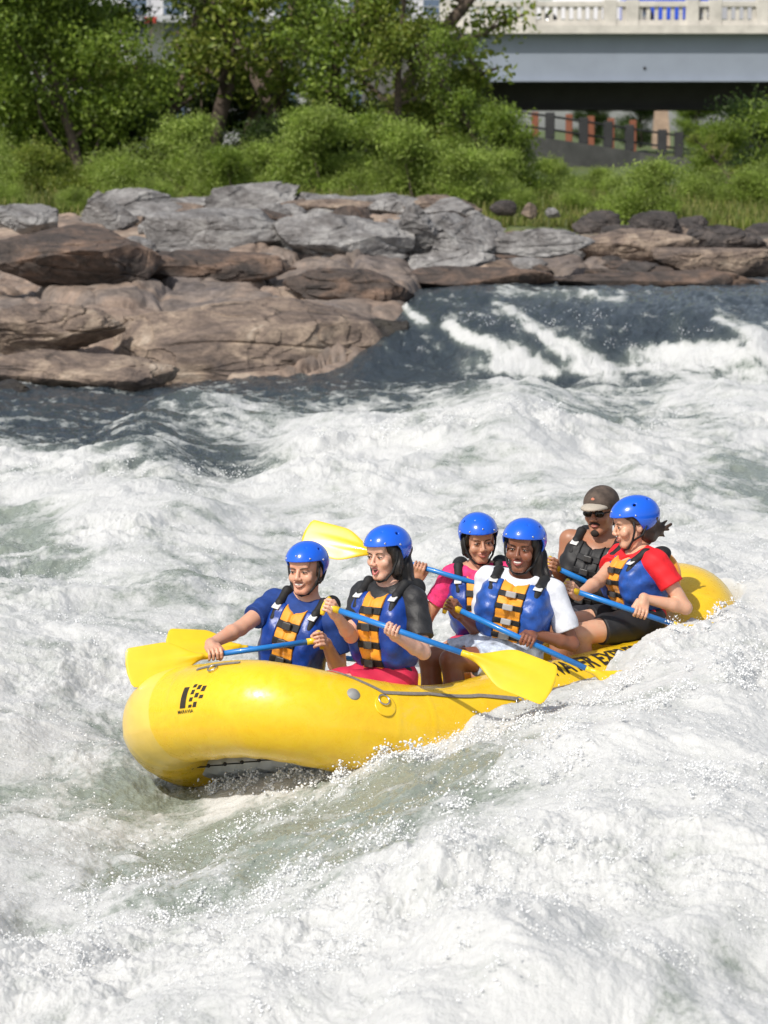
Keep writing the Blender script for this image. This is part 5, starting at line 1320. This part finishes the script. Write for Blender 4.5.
B1('deck', CONC, [((cx, YB+5.0, zp+.03), (hx, 5.35, .13))])
B1('girder', GIRD, [((cx, YB+.15, (zg+zp-.11)/2), (hx, .03, (zp-.11-zg)/2)), ((cx, YB+.15, zg-.02), (hx, .22, .03))])  # grey-blue steel paint, with the deck overhang's shade put into its colour
for k in range(4): B1('inner_girder', DARKS, [((cx, YB+2.5+k*2.2, (zd+zp-.15)/2), (hx, .12, (zp-.15-zd)/2)), ((cx, YB+2.5+k*2.2, zd-.02), (hx, .3, .03))])  # near-black colour stands in for the shade under the deck
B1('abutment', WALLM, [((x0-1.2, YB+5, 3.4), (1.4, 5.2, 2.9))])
B1('base_rail', CONC, [((cx, YB-.05, zp+.165), (hx, .14, .145))], bev=.02)
B1('top_rail', CONC, [((cx, YB-.05, zt-.07), (hx, .15, .09))], bev=.02)
lo_, hi_ = zp+.31, zt-.16; x = x0+.2; k = 0; px2x = YB/FPX
posts = [446, 464, 530, 610, 632, 692, 715, 762, 790, 860, 930, 1000]
for p_ in posts:
    xx = P(p_, 10, YB)[0]; B1('parapet_post', CONC, [((xx, YB-.05, (zp+zt)/2+.05), (.2, .17, (zt-zp)/2+.02))], bev=.015)
q = 470.0
while q < 800:
    if min(abs(q-p_) for p_ in posts) > 8:
        xx = P(q, 10, YB)[0]; B1('baluster', CONC, [((xx, YB-.05, (lo_+hi_)/2), (.062, .07, (hi_-lo_)/2))], bev=.012)
    q += 8.1
B1('drain_scupper', DARKS, [((P(645, 60, YB)[0], YB+.11, P(645, 68, YB)[2]), (.04, .02, .04))])
# vehicles on the bridge
def wheels(e, base, xs, y, z, r):
    for xx in xs:
        w0 = V(xx, y, z); q = MB(); q.tube([w0-V(0, .12, 0), w0+V(0, .12, 0)], r, 20); wo = q.build('wheel', simple('tyre', (.02, .02, .02), .8), e, base=base)
        q = MB(); q.tube([w0-V(0, .135, 0), w0-V(0, .11, 0)], r*.55, 16); q.build('hub_cap', STEEL, wo, base=base)
BLUEP = simple('truck_blue', (.01, .07, .55), .35, .05, 3, coat=.4); WHP = simple('car_white', (.7, .7, .7), .3, .03, 3, coat=.4); GLS = simple('dark_glass', (.02, .025, .03), .08, .1, 5)
zr_ = zp+.16
def truck():
    a = P(621, 5, YB+5)[0]; b = P(716, 5, YB+5)[0]; ztop = P(650, -6, YB+5)[2]; L = b-a; base = V((a+b)/2, YB+5, zr_)
    e = empty('truck', base, 'blue box truck crossing the bridge, seen above and through the parapet', 'truck')
    B1('cargo_box', BLUEP, [((a+L*.40, YB+5, (ztop+zr_+.3)/2), (L*.39, 1.05, (ztop-zr_-.3)/2))], e, base, .04)
    B1('cab', BLUEP, [((a+L*.90, YB+5, zr_+.85), (L*.095, .95, .45)), ((a+L*.88, YB+5, zr_+1.4), (L*.07, .88, .25))], e, base, .06)
    B1('side_window', GLS, [((a+L*.885, YB+4.105, zr_+1.38), (L*.045, .02, .14))], e, base)
    B1('chassis', DARKS, [((a+L*.5, YB+5, zr_+.48), (L*.46, .5, .10))], e, base)
    wheels(e, base, (a+L*.18, a+L*.88), YB+4.0, zr_+.40, .40)
truck()
def car(px, lab, m, Y):
    x = P(px, 5, Y)[0]; base = V(x, Y, zr_); e = empty('car', base, lab, 'car')
    pr = [(-2.1, .45), (-2.15, .75), (-1.9, .98), (-1.25, 1.02), (-.75, 1.45), (.55, 1.5), (1.2, 1.02), (1.95, .90), (2.15, .65), (2.1, .42)]
    v = []; 
    for yy, k in ((-.85, .93), (-.80, 1), (.80, 1), (.85, .93)):
        for a, b in pr: v.append((x+a*k, Y+yy*(1 if b < 1.1 else .82), zr_+.2+(b-.2)*(.97 if k < 1 else 1)))
    n = len(pr); f = [tuple(range(n))[::-1], tuple(range(3*n, 4*n))]
    for r0 in range(3):
        for i in range(n): j = (i+1) % n; f.append((r0*n+i, r0*n+j, (r0+1)*n+j, (r0+1)*n+i))
    MB().add(v, f).build('body', m, e, False, base=base)
    q = MB(); q.add([(x-1.1, Y-.83, zr_+1.2), (x-.7, Y-.76, zr_+1.58), (x+.5, Y-.76, zr_+1.62), (x+1.0, Y-.83, zr_+1.2), (x-1.1, Y-.80, zr_+1.2), (x-.7, Y-.73, zr_+1.58), (x+.5, Y-.73, zr_+1.62), (x+1.0, Y-.80, zr_+1.2)],
        [(0, 1, 2, 3), (4, 7, 6, 5), (0, 4, 5, 1), (1, 5, 6, 2), (2, 6, 7, 3), (3, 7, 4, 0)]); q.build('side_window', GLS, e, False, base=base)
    wheels(e, base, (x-1.35, x+1.35), Y-.75, zr_+.32, .32)
car(588, 'white car on the bridge left of the blue truck', WHP, YB+8.0)
car(745, 'pale grey car on the bridge at the right edge of the picture', simple('car_silver', (.42, .43, .45), .3, .03, 3, coat=.4), YB+8.0)
# retaining wall with dark posts under the bridge
def wallpiece():
    p = [P(470, 150, 88), P(560, 150, 90), P(640, 162, 92), P(700, 170, 93), P(900, 178, 95)]
    tp = [P(470, 128, 88), P(560, 140, 90), P(640, 152, 92), P(700, 160, 93), P(900, 165, 95)]
    v = []; f = []; n = len(p)
    for a, t in zip(p, tp): zb = gz(a[0], a[1])-.3; v += [(a[0], a[1], zb), (a[0], a[1], t[2]), (a[0], a[1]+.4, t[2]), (a[0], a[1]+.4, zb)]
    for i in range(n-1):
        for k in range(4): f.append((i*4+k, i*4+(k+1) % 4, (i+1)*4+(k+1) % 4, (i+1)*4+k))
    f += [(0, 3, 2, 1), ((n-1)*4, (n-1)*4+1, (n-1)*4+2, (n-1)*4+3)]
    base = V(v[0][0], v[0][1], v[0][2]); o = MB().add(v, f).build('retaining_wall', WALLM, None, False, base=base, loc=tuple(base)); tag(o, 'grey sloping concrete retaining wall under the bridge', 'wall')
    return tp
tp = wallpiece()
fe = empty('railing', tp[1], 'dark railing with thick black posts on top of the retaining wall', 'railing'); fb = tp[1]
def topz(x):
    xs = [t[0] for t in tp]; return np.interp(x, xs, [t[2] for t in tp]), np.interp(x, xs, [t[1] for t in tp])
for k, px in enumerate((548, 583, 609, 632, 667, 685, 720, 760)):
    xx = P(px, 140, 91)[0]; z, yy = topz(xx); B1('post', DARKS, [((xx, yy+.2, z+.36), (.13, .13, .37))], fe, fb, .02)
for dz in (.25, .62):
    q = MB(); q.tube([V(t[0], t[1]+.2, t[2]+dz) for t in tp], .035, 6); q.build('rail', DARKS, fe, base=fb)
ORB = simple('rust_orange', (.22, .075, .04), .8, .2, 10)
for k, px in enumerate((535, 569, 591, 611, 633)):
    c = P(px, 130, 96); zb = gz(c[0], 96); z1 = P(px, 112+k*2, 96)[2]
    o = MB().box((0, 0, (z1-zb)/2-.1), (.10, .10, (z1-zb)/2+.1), None, 0, .015).build('wooden_post', ORB, None, False, loc=(c[0], 96, zb)); tag(o, 'reddish brown post in the row behind the black railing', 'post', 'reddish brown posts behind the railing')
c = P(661, 125, 124); zb = gz(c[0], 124); z1 = P(661, 110, 124)[2]
MBp = MB(); v = []; 
for z, r0 in ((-.2, .34), (.5, .32), (z1-zb+.6, .20)): v += [(-r0, -r0, z), (r0, -r0, z), (r0, r0, z), (-r0, r0, z)]
o = MBp.add(v, [(0, 3, 2, 1), (8, 9, 10, 11)]+[(i*4+k, i*4+(k+1) % 4, (i+1)*4+(k+1) % 4, (i+1)*4+k) for i in range(2) for k in range(4)]).build('bridge_pier', simple('pier_tan', (.36, .26, .19), .85, .25, 3), None, False, loc=(c[0], 124, zb)); tag(o, 'tapering tan stone pillar standing under the bridge', 'pillar')
# pale building behind the left trees
def building():
    Y = 122.; xa, xb = P(118, 0, Y)[0], P(452, 0, Y)[0]; zb = gz(0, Y)-.3; ztop = 10.5; base = V((xa+xb)/2, Y+6, zb)
    e = empty('building', base, 'pale grey building with a terrace rail seen in gaps behind the left trees', 'building')
    PB = simple('building_pale', (.50, .50, .52), .8, .1, 1.0); 
    B1('wall', PB, [(((xa+xb)/2, Y+6, (zb+ztop)/2), ((xb-xa)/2, 6, (ztop-zb)/2))], e, base)
    B1('roof', simple('roof_grey', (.2, .2, .21), .8), [(((xa+xb)/2, Y+6, ztop+.15), ((xb-xa)/2+.3, 6.3, .15))], e, base)
    tz = P(160, 17, Y)[2]; B1('terrace', simple('terrace_grey', (.42, .43, .45), .8), [(((xa+xb)/2, Y-1.0, tz-.12), ((xb-xa)/2, 1.0, .12))], e, base)
    for dz in (.3, .6, .9): B1('terrace_rail', STEEL, [(((xa+xb)/2, Y-1.95, tz+dz), ((xb-xa)/2, .025, .025))], e, base)
    n = 9
    for k in range(n):
        for z0 in (zb+1.0, zb+4.4):
            xx = xa+(k+.5)*(xb-xa)/n; w_ = B1('window', simple('frame_white', (.6, .6, .6), .6), [((xx, Y-.04, z0+.9), (.46, .05, .85))], e, base)
            B1('pane', simple('pane_blue', (.10, .14, .2), .1), [((xx, Y-.095, z0+.9), (.39, .01, .78))], w_, base)
building()
# a walker in red and small red signs glimpsed between the trees
REDM = simple('red_paint', (.35, .03, .02), .6, .2, 8)
for k, (px, py, hw, hh, lab) in enumerate([(201, 65, 1.8, 10, 'tall narrow red marker between the trunks, just right of the thick trunk'), (101, 53, 3.2, 6, 'small red marker glimpsed in the leaves on the left'), (101, 34, 3, 3, 'tiny red marker above the other red marker on the left'), (151, 20, 6, 3, 'wide red marker below the terrace rail'), (310, 20, 6, 4, 'red marker against the pale wall')]):
    Y = 69.5 if k < 3 else 100; c = P(px, py, Y); zb = gz(c[0], Y); s_2 = Y/FPX; e = empty('trail_marker', (c[0], Y, zb), lab, 'marker', 'red markers in the trees')
    MB().tube([V(0, .05, -.2), V(0, .05, c[2]-zb)], .015, 8).build('post', BARK, e); MB().box((0, 0, c[2]-zb), (hw*s_2, .02, hh*s_2), None, 0, .01).build('red_board', REDM, e, False)
def walker():
    Y = 108.; c = P(435, 100, Y); zb = c[2]-1.25; s = 1.0; base = V(c[0], Y, zb)
    G = Field(base+V(-.4, -.3, -.1), base+V(.4, .3, 1.8), .014); up = V(0, 0, 1)
    for sx in (-1, 1):
        G.chain([base+V(sx*.09, 0, .85), base+V(sx*.10, .02, .45), base+V(sx*.11, 0, .05)], [.09, .065, .045], .03)
        G.chain([base+V(sx*.18, 0, 1.38), base+V(sx*.24, .02, 1.12), base+V(sx*.20, -.14, .95)], [.055, .042, .032], .02)
        G.cap(base+V(sx*.11, 0, .03), base+V(sx*.12, -.15, .02), .04, .03, .02); G.ell(base+V(sx*.195, -.17, .92), (.035, .045, .05), None, .02)
    G.ell(base+V(0, 0, 1.15), (.17, .12, .30), None, .04); G.cap(base+V(-.15, 0, 1.38), base+V(.15, 0, 1.38), .06, .06, .05); G.cap(base+V(0, 0, 1.4), base+V(0, 0, 1.58), .05, .05, .03); G.ell(base+V(0, -.01, 1.62), (.075, .095, .115), None, .02)
    v, f = G.net(); o = put('person', mkmesh('person', v-base, f, SK_R), None, tuple(base)); tag(o, 'distant walker in a red shirt and white cap half hidden in the bushes', 'person')
    G = Field(base+V(-.4, -.3, .7), base+V(.4, .3, 1.7), .014); G.ell(base+V(0, 0, 1.13), (.19, .14, .32), None, .04); G.cap(base+V(-.16, 0, 1.38), base+V(.16, 0, 1.38), .075, .075, .05)
    v, f = G.net(); put('shirt', mkmesh('shirt', v-base, f, simple('walker_red', (.6, .02, .015), .8)), o)
    MB().ell(V(0, -.01, 1.69), (.088, .108, .07)).build('cap', REFL, o)
walker()
